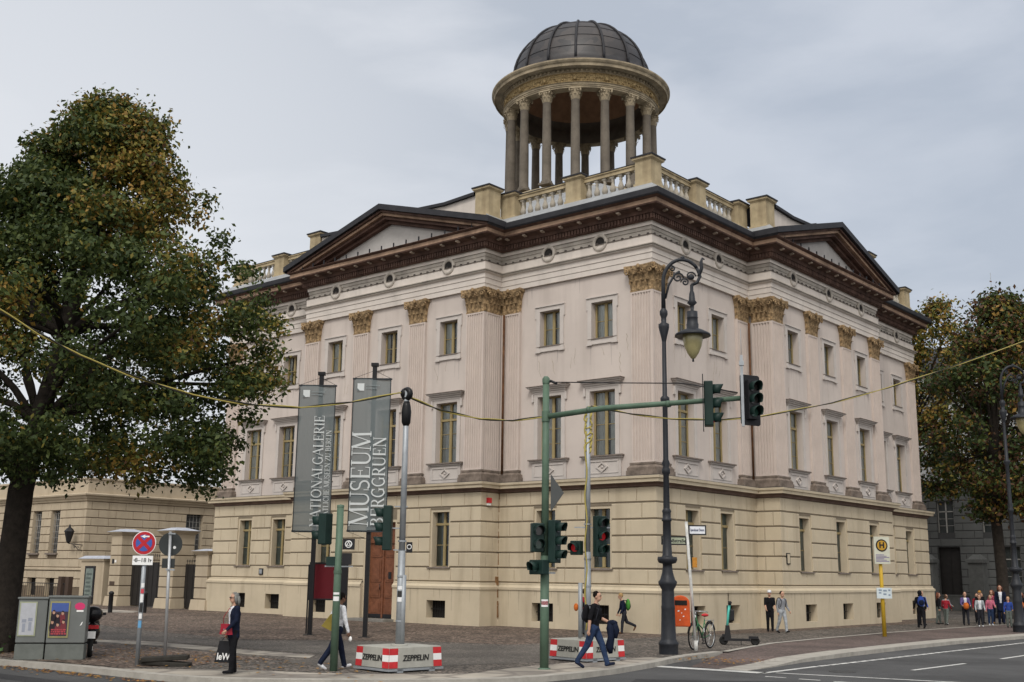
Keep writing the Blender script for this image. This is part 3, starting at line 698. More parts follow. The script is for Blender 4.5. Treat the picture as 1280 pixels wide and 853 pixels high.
BAL=bal.mesh('baluster',BALM)
def railing(s,x0,x1,o,n):
    t=MB()
    a,b,c,d=s.T(x0,o-.17,18.95),s.T(x1,o-.17,18.95),s.T(x1,o+.17,18.95),s.T(x0,o+.17,18.95)
    def slab(z0,z1,hw,mi):
        P=[s.T(x0,o-hw,z0),s.T(x1,o-hw,z0),s.T(x1,o+hw,z0),s.T(x0,o+hw,z0)]; Q=[(p[0],p[1],z1) for p in P]
        t.add(P+Q,[(0,1,2,3),(4,5,6,7),(0,1,5,4),(1,2,6,5),(2,3,7,6),(3,0,4,7)],mi)
    slab(17.96,18.08,.2,1); slab(18.94,19.1,.15,0); slab(19.1,19.16,.2,0); slab(19.16,19.19,.22,1)
    t.build('parapet_rail',[OCH,LEAD],museum)
    for i in range(n):
        p=s.T(x0+(i+.5)*(x1-x0)/n,o,18.08); link('baluster',BAL,museum,p)
OB=-.58
s4,s5,s0,s9=segs[4],segs[5],segs[0],segs[9]
pedestal(*s4.T(AA-.56,OB,0)[:2],w=.80,top=19.36)
for s,n1,n2 in ((s4,7,7),(s5,7,7)):
    if s is s4: X=[AA-.9,AA-3.83,AA-4.57,AA-7.58]; c1,c2=AA-4.2,AA-7.95
    else: X=[.9,3.83,4.57,7.58]; c1,c2=4.2,7.95
    pedestal(*s.T(c1,OB,0)[:2]); pedestal(*s.T(c2,OB,0)[:2])
    railing(s,min(X[:2]),max(X[:2]),OB,n1); railing(s,min(X[2:]),max(X[2:]),OB,n2)
for s,flip in ((s0,False),(s9,True)):
    f=(lambda q:AA-q) if flip else (lambda q:q)
    for q in (.56,4.2): pedestal(*s.T(f(q),OB,0)[:2])
    railing(s,min(f(.93),f(3.83)),max(f(.93),f(3.83)),OB,7)
    railing(s,min(f(4.57),f(7.7)),max(f(4.57),f(7.7)),OB,7)
# ---- pediments and the attic behind them
for s in (segs[2],segs[7]):
    t=MB(); xc=CW/2; hw=CW/2+.78; zb,za=17.42,19.42
    def lay(x0,z0,xa,z1,oA,oB,th,mi):   # two raking slabs
        for sx in (-1,1):
            A=[(xc+sx*x0,z0),(xc,z1),(xc,z1+th),(xc+sx*x0,z0+th)]
            P=[s.T(x,oA,z) for x,z in A]+[s.T(x,oB,z) for x,z in A]
            t.add(P,[(0,1,2,3),(4,5,6,7),(0,1,5,4),(1,2,6,5),(2,3,7,6),(3,0,4,7)],mi)
    sl=(za-zb)/hw
    lay(hw,zb-.12,0,za-.12,.78,-6.,.27,0)                 # roof edge
    lay(hw-.16,zb-.19+.0,0,za-.23,.62,-.6,.105,1)      # brown cyma
    lay(hw-.3,zb-.27,0,za-.37,.50,-.6,.135,2)               # corona
    lay(hw-.75,zb-.30,0,za-.52,.34,-.6,.145,1)
    lay(hw-1.3,zb-.28,0,za-.68,.08,-.6,.155,1)                 # bed mould
    A=[(xc-hw+.9,17.45),(xc+hw-.9,17.45),(xc,za-.5)]
    t.add([s.T(x,-.16,z) for x,z in A],[(0,1,2)],3)
    for k in range(15):                                         # anti-bird posts on the ledge
        x=xc-hw+1.2+k*(2*hw-2.4)/14; c=s.T(x,.48,17.4); t.cbox(c[0],c[1],17.40,.05,.05,.22,0)
    t.build('pediment',[LEAD,BRN,BAND,M('tympanum_render',(.44,.42,.40),.85,.12,1.5)],museum,fix=False)
    for sx in (-1,1):
        t=MB()
        pts=[(hw-1.7,18.0),(hw-1.7,19.12),(hw-3.6,19.02),(hw-5.6,19.12),(1.0,19.3),(1.0,18.0)]
        for i in range(len(pts)-3):
            (x0,z0),(x1,z1)=pts[i+1],pts[i+2]
            P=[s.T(xc+sx*x0,-.3,17.9),s.T(xc+sx*x1,-.3,17.9),s.T(xc+sx*x1,-.3,z1),s.T(xc+sx*x0,-.3,z0)]; t.add(P,[(0,1,2,3)],1)
            P=[s.T(xc+sx*x0,-.15,z0),s.T(xc+sx*x1,-.15,z1),s.T(xc+sx*x1,-.15,z1+.14),s.T(xc+sx*x0,-.15,z0+.14)]+[s.T(xc+sx*x0,-3,z0+.3),s.T(xc+sx*x1,-3,z1+.3),s.T(xc+sx*x1,-3,z1+.44),s.T(xc+sx*x0,-3,z0+.44)]
            t.add(P,[(0,1,2,3),(3,2,6,7),(0,1,5,4)],0)
        t.build('attic_wall',[LEAD,ENT],museum,fix=False)
    for sx in (-1,1):
        q=s.T(xc+sx*(hw-1.25),-.62,0); pedestal(q[0],q[1],w=.82,top=19.45,z0=17.9)
# ---- main roof and rotunda
t=MB(); zA,zB=18.04,22.6; c0=(-LL+1.2,1.2); 
P=[(-LL+1.2,1.2,zA),(-1.2,1.2,zA),(-1.2,LL-1.2,zA),(-LL+1.2,LL-1.2,zA)]; Q=[(-19.5,9.2,zB),(-9.2,9.2,zB),(-9.2,19.5,zB),(-19.5,19.5,zB)]
t.add(P+Q,[(0,1,5,4),(1,2,6,5),(2,3,7,6),(3,0,4,7),(4,5,6,7)],0); t.build('main_roof',LEADL,museum)
CX,CY=-14.35,14.35
STN_=M('drum_stone',(.30,.25,.17),.85,.3,1.6)
t=MB(); t.lathe([(4.7,22.3),(4.7,23.2),(4.82,23.25),(4.82,23.42),(0.,23.44)],48,CX,CY); t.build('rotunda_drum',STN_,museum)
STN=M('rotunda_stone',(.31,.255,.175),.85,.4,1.6,.2,25,streak=.5,streakcol=(.075,.065,.055))
COLM=M('grey_column_stone',(.135,.115,.092),.8,.35,1.2,.15,30,streak=.6,streakcol=(.07,.065,.06))
ORN=M('ornament_frieze_stone',(.33,.24,.12),.85,.7,12,.7,18)
INB=M('rotunda_ceiling_boards',(.30,.18,.115),.8,.25,2)
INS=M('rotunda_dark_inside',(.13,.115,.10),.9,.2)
t=MB()
t.lathe([(4.0,29.30),(4.60,29.30),(4.60,29.38),(4.64,29.385),(4.64,29.47),(4.68,29.475),(4.68,29.56),(4.74,29.60)],96,CX,CY,0,False)
t.lathe([(4.74,29.60),(4.61,29.62),(4.61,30.12),(4.70,30.16)],96,CX,CY,1,False)
t.lathe([(4.70,30.16),(4.74,30.18),(4.74,30.38),(4.9,30.40),(4.95,30.44),(5.20,30.42),(5.22,30.34),(5.27,30.34),(5.29,30.50),(5.36,30.55),(5.42,30.64),(5.42,30.72)],96,CX,CY,0,False)
t.lathe([(5.42,30.72),(5.38,30.75),(4.4,31.12),(4.3,31.3)],96,CX,CY,2,False)
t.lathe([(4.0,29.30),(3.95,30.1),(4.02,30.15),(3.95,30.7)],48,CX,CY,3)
t.lathe([(3.95,30.7),(3.3,32.2),(2.2,33.4),(0,34.2)],48,CX,CY,4)
for j in range(110):
    a=2*math.pi*j/110; o=len(t.v); t.cbox(4.78,0,30.29,.09,.13,.15,0); t.xf(Matrix.Translation((CX,CY,0))@Matrix.Rotation(a,4,'Z'),o)
for j in range(32):    # lion heads and scrolls of the frieze
    a=2*math.pi*(j+.5*0)/32+R(-57.2); o=len(t.v)
    if j%2==0: t.ell((4.66,0,29.87),(.12,.13,.15),1,8,6)
    for q in range(-2,3):
        if q: t.ell((4.63,q*.17,29.86+.07*(-1)**q),(.05,.075,.06),1,6,5)
    t.xf(Matrix.Translation((CX,CY,0))@Matrix.Rotation(a,4,'Z'),o)
t.build('rotunda_entablature',[STN,ORN,LEAD,INS,INB],museum,fix=False)
t=MB()
prof=[]
for i in range(15):
    a=math.pi/2*i/14; prof.append((4.2*math.cos(a),31.3+3.9*math.sin(a)))
t.lathe([(4.36,31.1),(4.36,31.3)]+prof,64,CX,CY,0)
DOM=bpy.data.materials.new('dark_lead_dome'); DOM.use_nodes=True
n_=DOM.node_tree.nodes; l_=DOM.node_tree.links; b_=n_['Principled BSDF']; b_.inputs['Roughness'].default_value=.5; b_.inputs['Metallic'].default_value=.0
tc_=n_.new('ShaderNodeTexCoord'); vo=n_.new('ShaderNodeTexVoronoi'); vo.inputs['Scale'].default_value=1.1; vo.distance='CHEBYCHEV'; l_.new(tc_.outputs['Object'],vo.inputs['Vector'])
se=n_.new('ShaderNodeSeparateColor'); l_.new(vo.outputs['Color'],se.inputs[0]); ra=n_.new('ShaderNodeValToRGB'); ra.color_ramp.elements[0].color=(.012,.011,.013,1); ra.color_ramp.elements[1].color=(.040,.033,.031,1); l_.new(se.outputs[0],ra.inputs[0]); l_.new(ra.outputs[0],b_.inputs['Base Color'])
dome=t.build('dome',DOM,museum)
for k in range(16):
    a=R(-57.2)+k*2*math.pi/16; ca,sa=math.cos(a),math.sin(a)
    t=MB(); t.tube([(CX+(r+.05)*ca,CY+(r+.05)*sa,z+.02) for r,z in prof[:-1]],.075,6); t.build('dome_rib',LEAD,dome)
t=MB()
for i in (2,4,6,8,10,12): r,z=prof[i]; t.torus((CX,CY,z),r+.005,.022,'z',64,5)
t.build('dome_seam',LEAD,dome,fix=False)
cm=MB(); cm.lathe([(.30,.24),(.278,.28),(.272,.5),(.268,2.),(.238,4.9),(.25,4.95)],20)
CMm=cm.mesh('rotunda_column',COLM)
cb=MB(); cb.box(-.42,.42,-.42,.42,-.02,.08); cb.lathe([(.42,.08),(.44,.12),(.40,.16),(.37,.19),(.39,.22),(.35,.25)],20); cb.v=[(x*.85,y*.85,z) for x,y,z in cb.v]; CBm=cb.mesh('column_base',COLM)
cc=MB(); cc.lathe([(.30,4.95),(.31,5.0),(.30,5.1),(.34,5.3),(.40,5.48),(.46,5.55)],16)
for row,(z,nn,out) in enumerate(((5.0,8,.10),(5.2,8,.14))):
    for j in range(nn):
        a=2*math.pi*(j+.5*row)/nn; o=len(cc.v)
        cc.add([(.31,-.11,z),(.31,.11,z),(.36,.10,z+.18),(.36,-.10,z+.18),(.31+out+.04,.06,z+.26),(.31+out+.04,-.06,z+.26),(.31+out+.05,.0,z+.18)],[(0,1,2,3),(3,2,4,5),(5,4,6)],0); cc.xf(Matrix.Rotation(a,4,'Z'),o)
for j in range(4):
    a=math.pi/4+j*math.pi/2; o=len(cc.v); cc.ell((.52,0,5.46),(.09,.06,.09),0,8,6); cc.xf(Matrix.Rotation(a,4,'Z'),o)
cc.box(-.44,.44,-.44,.44,5.54,5.625)
cc.v=[(x*.84,y*.84,z) for x,y,z in cc.v]; CCm=cc.mesh('capital',STN,False)
for k in range(16):
    a=R(-57.2)+k*2*math.pi/16
    c=link('rotunda_column',CMm,museum,(CX+4.33*math.cos(a),CY+4.33*math.sin(a),23.69),a); link('column_base',CBm,c); link('capital',CCm,c)
# ---- small things on the facade
t=MB(); s=segs[3]; p=s.T(.45,.0,5.28); t.box(p[0],p[0]+.12,p[1]-.11,p[1]+.11,5.12,5.34,0); t.box(p[0],p[0]+.1,p[1]-.09,p[1]+.09,5.02,5.12,1); t.build('alarm_siren',[REDP,WHT],museum)
t=MB(); p=segs[0].T(4.4,0,0); t.box(p[0]-.16,p[0]+.16,-.05,.0,1.95,2.27,0); t.box(p[0]-.11,p[0]+.11,-.06,-.05,2.0,2.22,1); t.build('intercom_box',[BLK,GRYM],museum)
t=MB(); p=segs[7].T(.55,0,0); t.box(p[0],p[0]+.04,p[1]-.16,p[1]+.16,2.72,3.2,0); t.box(p[0]+.04,p[0]+.045,p[1]-.12,p[1]+.12,2.76,3.16,1); t.build('notice_plate',[BLK,GF],museum)
# ------------------------------------------------------------------ serif stroke letters for the banners
def arc(cx,cy,rx,ry,a0,a1,n=14): return [(cx+rx*math.cos(R(a0+(a1-a0)*i/n)),cy+ry*math.sin(R(a0+(a1-a0)*i/n))) for i in range(n+1)]
TK,TN=.13,.045
def G_(w,*st): return (w,st)
def sf(x,y,hw=.11): return ([(x-hw,y),(x+hw,y)],.035,.035)
GL={
'M':G_(1.0,([(.1,0),(.17,1)],TN,TN),([(.17,1),(.5,.05)],TK,TK),([(.5,.05),(.83,1)],TN,TN),([(.86,1),(.9,0)],TK,TK),sf(.1,.02),sf(.9,.02,.14),sf(.1,.98,.09),sf(.9,.98,.09)),
'U':G_(.82,([(.16,1),(.16,.32)]+arc(.42,.30,.26,.28,180,360)[1:]+[(.68,.32),(.68,1)],TK,TN),sf(.16,.98,.14),sf(.68,.98,.12)),
'S':G_(.62,(arc(.31,.74,.22,.24,50,270,12)+arc(.31,.26,.24,.24,90,-130,12)[1:],.09,.09),([(.5,.98),(.5,.74)],.04,.04),([(.08,.02),(.08,.28)],.04,.04)),
'E':G_(.72,([(.17,0),(.17,1)],TK,TK),([(.08,.02),(.64,.02)],.045,.045),([(.08,.98),(.6,.98)],.045,.045),([(.2,.5),(.48,.5)],.045,.045),([(.64,0),(.66,.24)],.05,.03),([(.6,1),(.61,.78)],.05,.03),([(.48,.38),(.48,.62)],.04,.04)),
'B':G_(.72,([(.17,0),(.17,1)],TK,TK),([(.08,.98),(.36,.98)]+arc(.36,.755,.2,.225,90,-90,10)+[(.2,.53)],.05,.05),([(.36,.53)]+arc(.38,.275,.25,.255,90,-90,10)+[(.08,.02)],.05,.05),(arc(.36,.755,.19,.2,60,-60,8),.11,.11),(arc(.38,.275,.24,.22,60,-60,8),.12,.12)),
'R':G_(.78,([(.17,0),(.17,1)],TK,TK),([(.08,.98),(.36,.98)]+arc(.38,.74,.2,.24,90,-90,10)+[(.2,.5)],.05,.05),(arc(.38,.74,.2,.22,60,-60,8),.11,.11),([(.38,.5),(.7,.02)],.13,.1),sf(.17,.02,.14),sf(.7,.02,.09)),
'G':G_(.85,(arc(.45,.5,.34,.48,50,300,22),.10,.10),([(.68,.98),(.68,.74)],.04,.04),([(.7,.05),(.7,.42)],.11,.11),sf(.69,.43,.13)),
'C':G_(.78,(arc(.45,.5,.34,.48,50,312,22),.10,.10),([(.68,.98),(.68,.72)],.04,.04)),
'O':G_(.92,(arc(.46,.5,.36,.48,0,360,30),.09,.09),(arc(.46,.5,.36,.46,150,210,6),.14,.14),(arc(.46,.5,.36,.46,-30,30,6),.14,.14)),
'N':G_(.86,([(.15,0),(.15,1)],TN,TN),([(.15,1),(.72,0)],TK,TK),([(.72,0),(.72,1)],TN,TN),sf(.15,.02),sf(.1,.98,.08),sf(.72,.98)),
'A':G_(.86,([(.08,0),(.43,1)],TN,TN),([(.43,1),(.78,0)],TK,TK),([(.2,.32),(.66,.32)],.045,.045),sf(.08,.02,.09),sf(.78,.02,.12)),
'T':G_(.74,([(.37,0),(.37,1)],TK,TK),([(.06,.98),(.68,.98)],.05,.05),([(.06,1),(.05,.76)],.04,.03),([(.68,1),(.69,.76)],.04,.03),sf(.37,.02,.14)),
'I':G_(.4,([(.2,0),(.2,1)],TK,TK),sf(.2,.02,.14),sf(.2,.98,.14)),
'L':G_(.66,([(.17,0),(.17,1)],TK,TK),([(.08,.02),(.6,.02)],.045,.045),([(.6,0),(.62,.26)],.05,.03),sf(.17,.98,.14)),
'H':G_(.9,([(.17,0),(.17,1)],TK,TK),([(.73,0),(.73,1)],TK,TK),([(.17,.5),(.73,.5)],.045,.045),sf(.17,.02,.13),sf(.17,.98,.13),sf(.73,.02,.13),sf(.73,.98,.13)),
'Z':G_(.72,([(.08,.98),(.62,.98)],.05,.05),([(.62,.98),(.08,.02)],TK,TK),([(.06,.02),(.66,.02)],.05,.05),([(.08,1),(.07,.76)],.04,.03),([(.66,0),(.67,.24)],.04,.03)),
' ':G_(.36)}
def serif_text(mb,txt,h,x,z,y,mi,adv=1.0):
    """runs upward (read from the right), letters turned a quarter to the left; x = baseline, z = start"""
    s=0.; k=0
    for ch in txt:
        w_,st=GL[ch]
        for pts,t0,t1 in st:
            n=len(pts)
            for i in range(n-1):
                k+=1
                (ax,ay),(bx,by)=pts[i],pts[i+1]; d=math.hypot(bx-ax,by-ay) or 1; ta=t0+(t1-t0)*i/max(1,n-1); tb=t0+(t1-t0)*(i+1)/max(1,n-1)
                nx,ny=-(by-ay)/d,(bx-ax)/d; ex,ey=(bx-ax)/d*.01,(by-ay)/d*.01
                q=[(ax-ex+nx*ta/2,ay-ey+ny*ta/2),(ax-ex-nx*ta/2,ay-ey-ny*ta/2),(bx+ex-nx*tb/2,by+ey-ny*tb/2),(bx+ex+nx*tb/2,by+ey+ny*tb/2)]
                yy=y-.0006*(k%9)
                mb.add([(x-v*h,yy,z+(s+u)*h*adv) for u,v in q],[(0,1,2,3)],mi)
        s+=w_*1.02
    return s*h*adv
BAN=bpy.data.materials.new('grey_banner_mesh'); BAN.use_nodes=True
_n=BAN.node_tree.nodes; _l=BAN.node_tree.links; _b=_n['Principled BSDF']; _b.inputs['Base Color'].default_value=(.15,.175,.18,1); _b.inputs['Roughness'].default_value=.8
_t=_n.new('ShaderNodeBsdfTransparent'); _x=_n.new('ShaderNodeMixShader'); _x.inputs[0].default_value=.86; _l.new(_t.outputs[0],_x.inputs[1]); _l.new(_b.outputs[0],_x.inputs[2]); _l.new(_x.outputs[0],_n['Material Output'].inputs[0])
BTX=M('banner_lettering',(.62,.65,.65),.8,.05)
BED=M('banner_edge',(.03,.035,.04),.7)
def banner(loc,rz,z0,z1,top,x0,x1,lines,label):
    b=thing('banner_flag',label,'banner',loc,rz,'museum banners on tall posts')
    t=MB(); t.box(-.075,.075,-.075,.075,0,top-.12); t.box(-.13,.13,-.1,.1,top-.12,top); t.box(-.2,.2,-.2,.2,-.01,.02); t.build('post',BLK,b,bev=.008)
    t=MB(); n=10
    for i in range(n):
        a,c=x0+(x1-x0)*i/n,x0+(x1-x0)*(i+1)/n; f=lambda q:-.13-.03*math.sin((q-x0)*4.2)
        t.quad((a,f(a),z0),(c,f(c),z0),(c,f(c),z1),(a,f(a),z1),0)
    t.build('cloth',BAN,b)
    t=MB(); t.box(x0-.04,x1+.04,-.14,-.11,z1-.02,z1+.04); t.box(x0-.04,x1+.04,-.14,-.11,z0-.05,z0+.02); t.box(x0-.015,x0+.015,-.18,-.165,z0,z1); t.box(x1-.015,x1+.015,-.18,-.165,z0,z1)
    t.tube([(x0,-.12,z1+.03),(0,-.05,z1+.32),(x1,-.12,z1+.03)],.008,5); t.tube([(x0,-.12,z0-.04),(0,-.08,z0-.3)],.006,5); t.tube([(x1,-.12,z0-.04),(0,-.08,z0-.3)],.006,5)
    t.build('bar',BED,b)
    for txt,h,x,z in lines:
        for wd_ in txt.split(' '):
            t=MB(); z+=serif_text(t,wd_,h,x,z,-.176,0,.97)+h*.36; t.build('lettering',BTX,b,fix=False)
    t=MB()
    a,c=x0+.14,z1-.42   # small square emblem with a notch, and two faint lines of text
    t.add([(a,-.18,c),(a+.24,-.18,c),(a+.24,-.18,c+.26),(a,-.18,c+.26),(a+.1,-.182,c+.0),(a,-.182,c+.1),],[(0,1,2,3)],0)
    t.add([(a-.01,-.184,c-.01),(a+.1,-.184,c-.01),(a-.01,-.184,c+.1)],[(0,1,2)],1)
    for q,wd in ((.17,.45),(.07,.36)): 
        k=0.
        while k<wd: t.quad((a+.3+k,-.18,c+q),(a+.3+k+.035,-.18,c+q),(a+.3+k+.035,-.18,c+q+.045),(a+.3+k,-.18,c+q+.045),2); k+=.05
    t.build('emblem',[BTX,BAN,M('faint_print',(.22,.25,.255),.8)],b,fix=False)
    return b
BRZ=.70
banner((-7.21,-10.93,0),BRZ,3.55,8.72,9.25,-.75,.55,[('NATIONALGALERIE',.36,.20,3.68),('STAATLICHE MUSEEN ZU BERLIN',.185,.47,3.68)],'grey banner with white lettering NATIONALGALERIE on a tall black post')
banner((-5.0,-10.38,0),BRZ,3.55,8.82,9.42,-.71,.60,[('MUSEUM',.66,-.02,3.70),('BERGGRUEN',.44,.50,3.70)],'grey banner with white lettering MUSEUM BERGGRUEN on a tall black post')
# red info board hung between posts
b=thing('notice_board','dark red notice board between black posts behind the banner','notice board',(-7.35,-10.05,0),.70)
t=MB(); t.box(-.64,.36,-.04,.04,1.22,2.42); t.build('panel',M('dark_red_board',(.12,.008,.014),.35,.1),b)
t=MB(); t.box(-.70,-.64,-.06,.06,1.16,2.48); t.box(.36,.42,-.06,.06,1.16,2.48); t.box(-.64,.36,-.06,.06,2.42,2.48); t.box(-.64,.36,-.06,.06,1.16,1.22); t.box(.45,.68,-.09,.09,0,2.5); t.box(-.74,-.70,-.05,.05,0,2.4); t.build('frame',BLK,b,bev=.006)
# ------------------------------------------------------------------ traffic signals
LENS=M('dark_green_lens',(.02,.06,.045),.15,.1,spec=.6); LENSD=M('unlit_lens',(.03,.025,.025),.15,.1,spec=.6)
LENSR=M('lit_red_lens',(.35,.015,.02),.3,.05,emit=(1,.04,.05),estr=.08)
def housing(parent,loc,rz,n=3,lit=None,hood=True,w=.30,pitch=.32,plate=False,icons=True,dep=.2,name='signal_head'):
    t=MB(); H=pitch*n+.04
    t.box(-w/2,w/2,-dep/2,dep/2,-H/2,H/2)
    if plate:
        pts=[(-.23,-H/2-.13),(.23,-H/2-.13),(.27,-H/2-.09),(.27,H/2+.09),(.23,H/2+.13),(-.23,H/2+.13),(-.27,H/2+.09),(-.27,-H/2-.09)]
        t.plate(pts,.02,.035,0)
    hd=t.build(name,DGRN if not plate else BLK,parent,loc,rz,bev=.02)
    for i in range(n):
        z=H/2-.02-pitch*(i+.5)
        t=MB(); t.disc((0,-dep/2-.005,z),.105,'y',20,0,.02); t.build('lens',LENSR if lit==i else (LENS if i==n-1 else LENSD),hd)
        if hood:
            t=MB(); a0,a1=-35,215; k=12; vs=[]
            for j in range(k+1):
                a=R(a0+(a1-a0)*j/k); e=.23*(.72+.28*max(0,math.sin(a))) 
                for (rr,y) in ((.125,-dep/2),(.125,-dep/2-e),(.118,-dep/2-e),(.118,-dep/2)): vs.append((rr*math.cos(a),y,z+rr*math.sin(a)))
            t.add(vs,[(4*j+q,4*j+(q+1)%4,4*j+4+(q+1)%4,4*j+4+q) for j in range(k) for q in range(4)],0,True); t.build('visor',DGRN,hd,fix=True)
    return hd
# pole with small road sign and red pedestrian sign: sticker helper
STK=[M('sticker_white',(.7,.7,.7),.6),M('sticker_red',(.5,.06,.08),.6),M('sticker_blue',(.12,.3,.5),.6),M('sticker_black',(.03,.03,.03),.6)]
def stickers(parent,r,zs,rz):
    for i,(z,h,mi) in enumerate(zs):
        t=MB(); k=6; vs=[]
        for j in range(k+1):
            a=-math.pi/2-.8+1.6*j/k; vs+=[((r+.004)*math.cos(a),(r+.004)*math.sin(a),z),((r+.004)*math.cos(a),(r+.004)*math.sin(a),z+h)]
        t.add(vs,[(2*j,2*j+2,2*j+3,2*j+1) for j in range(k)],mi)
        t.build('sticker',STK,parent,None,rz,fix=False)
CAMZ=.70
# main mast with an arm over the road
mast=thing('traffic_light_mast','tall green traffic light mast with a long arm carrying two signals over the road','traffic light',(7.1,-15.87,0))
t=MB(); t.tube([(0,0,-.02),(0,0,2.6)],.105,16); t.tube([(0,0,2.6),(0,0,6.75)],[.092,.080],16); t.lathe([(.09,6.74),(.095,6.86),(.05,6.92),(0,6.92)],16); t.lathe([(.15,0),(.15,.02),(.11,.04)],16); t.build('pole',GRN,mast)
ad=Vector((5.25,.77,0)).normalized()
t=MB(); t.tube([tuple(ad*.1+Vector((0,0,5.93))),tuple(ad*1.6+Vector((0,0,6.03))),tuple(ad*5.22+Vector((0,0,6.03)))],[.07,.068,.055],12); t.lathe([(.10,5.8),(.10,6.06)],14); 
for q in (1.15,3.2): 
    t.tube([tuple(ad*q+Vector((0,0,6.02))),tuple(ad*(q+.08)+Vector((0,0,6.02)))],.08,12)
t.build('arm',GRN,mast)
t=MB(); t.tube([(0,0,6.78),tuple(ad*1.8+Vector((0,0,6.62))),tuple(ad*3.6+Vector((0,0,6.47))),tuple(ad*4.9+Vector((0,0,6.16)))],.014,6); t.tube([tuple(ad*.12+Vector((0,0,6.8))),tuple(ad*.3+Vector((0,0,6.72)))],.035,6); t.build('stay_cable',BLK,mast)
housing(mast,(4.28,.42,5.92),face_to(.86,.5),3,lit=2,plate=False,w=.32)
t=MB(); o=Vector((4.28,.42,0)); t.box(-.36,.0,.11,.13,-.62,.62); t.build('back_plate',BLK,mast,(4.28,.42,5.92),face_to(.86,.5))
hd=housing(mast,(5.12,.80,5.98),face_to(.80,-.35),3,plate=True,w=.26,pitch=.275)
t=MB(); t.box(-.03,.03,-.3,-.24,-.62,.95); t.tube([(0,-.27,.9),(0,-.27,1.55)],.006,5); t.box(-.05,.05,-.32,-.22,.72,.82); t.build('radio_antenna',GRYM,mast,(4.98,.68,5.98),.5)
housing(mast,(-.10,-.17,3.02),face_to(.80,-.55),2,w=.30)
housing(mast,(.27,.02,2.93),face_to(.98,.1),3,w=.28)
housing(mast,(-.02,-.2,2.33),face_to(-.2,-1),1,w=.5,pitch=.3)
t=MB(); t.box(-.35,.25,-.03,.03,2.18,2.22); t.tube([(-.25,0,3.35),(.4,0,3.35)],.02,6); t.build('bracket',GRYM,mast,None,CAMZ)
t=MB(); t.plate([(.0,-.45),(.32,.0),(0,.45)],-.012,.012); t.build('sign_back',M('grey_sign_back',(.07,.075,.075),.6,.1),mast,(.12,.06,4.08),.45)
stickers(mast,.105,[(1.42,.17,0),(1.46,.09,1)],CAMZ)
# shorter green signal pole beside the man in white
gp=thing('pedestrian_signal_post','short green signal post in front of the man in white','traffic light',(4.24,-19.81,0))
t=MB(); t.tube([(0,0,-.02),(0,0,3.62)],[.088,.078],16); t.lathe([(.08,3.6),(.085,3.66),(.0,3.68)],16); t.lathe([(.09,2.12),(.094,2.15),(.09,2.2)],16); t.build('pole',GRN,gp)
housing(gp,(-.26,-.20,3.12),face_to(-.97,-.30),2,w=.30,pitch=.33)
t=MB(); t.box(-.27,-.02,-.05,.12,2.3,2.5); t.build('push_button_box',DGRN,gp,None,CAMZ)
t=MB(); t.box(.09,.30,-.05,.05,2.32,2.58); t.build('signal_box',BLK,gp,None,CAMZ)
t=MB(); t.box(.09,.36,-.03,.01,2.66,2.90,0); t.torus((.225,-.035,2.78),.072,.012,'y',16,5,1); t.torus((.225,-.035,2.78),.03,.008,'y',10,5,1)
for k in range(3): a=R(90+120*k); t.ell((.225+.045*math.cos(a),-.035,2.78+.045*math.sin(a)),.016,1,6,4)
t.build('symbol_sign',[BLK,WHT],gp,None,CAMZ)
t=MB(); t.box(-.3,.34,-.012,.012,2.27,2.30); t.build('bracket',GRYM,gp,None,CAMZ)
stickers(gp,.086,[(1.52,.1,0),(1.66,.05,0)],CAMZ)
# temporary posts in concrete blocks
CONC=M('concrete_block',(.34,.335,.30),.9,.12,3,.2,40,streak=.3)
ZT=M('black_stencil',(.02,.02,.02),.7)
def conc_block(loc,rz,label,sx,sy,h=.52):
    b=thing('concrete_ballast_block',label,'concrete block',loc,rz,'concrete ballast blocks with red and white corners')
    t=MB(); t.frustum(0,0,.09,h+.02,sx/2,sy/2,sx/2-.02,sy/2-.02); t.lathe([(.2,h+.02),(.2,h+.05),(.0,h+.05)],16); t.build('body',CONC,b,bev=.012)
    t=MB()
    for q in (-.6,.6): t.box(-sx/2-.03,sx/2+.03,q*sy/2-.08,q*sy/2+.08,.0,.08)
    t.box(-sx/2-.03,-sx/2+.06,-sy/2-.03,sy/2+.03,.035,.082); t.box(sx/2-.06,sx/2+.03,-sy/2-.03,sy/2+.03,.036,.083); t.box(-sx/2+.06,sx/2-.06,-sy/2-.03,-sy/2+.06,.036,.082); t.build('skid',GRYM,b)
    bw=.24; hh=(h-.1)/3
    for (qx,qy) in ((-1,-1),(1,-1),(1,1),(-1,1)):
        t=MB()
        for (nx,ny) in ((qx,0),(0,qy)):
            hw,hd=(sx/2,sy/2) if nx==0 else (sy/2,sx/2); sgn=qx if nx==0 else qy
            for i in range(3):
                z0=.10+hh*i; z1=z0+hh; a0,a1=sgn*(hw+.0),sgn*(hw-bw)
                e=lambda z:hd+.006-.02*(z-.09)/(h-.07); ex=lambda a,z:a-(sgn*.02*(z-.09)/(h-.07))
                def P(a,z):
                    dd=e(z); 
                    return (ex(a,z)*(1 if nx==0 else 0)+nx*dd, (ex(a,z) if nx else 0)+ny*dd, z)
                t.quad(P(a0,z0),P(a1,z0),P(a1,z1),P(a0,z1),0 if i!=1 else 1)
        t.build('corner_marking',[REDP,WHT],b,fix=False)
    for ang,dd in ((0,sy/2),(90,sx/2)):
        t=MB(); text_mb('ZEPPELIN',.175,t,Matrix.Rotation(R(ang),4,'Z')@facing(0,-dd-.002,.30),0,.004,.002,.15,1.0); t.build('stencilled_name',ZT,b,fix=False)
    return b
b1=conc_block((4.98,-18.52,0),-.12,'concrete ballast block with red and white corners under the padded steel post',1.25,1.5)
b2=conc_block((6.05,-12.75,0),-.12,'concrete ballast block with red and white corners behind the walking man',1.3,1.45)
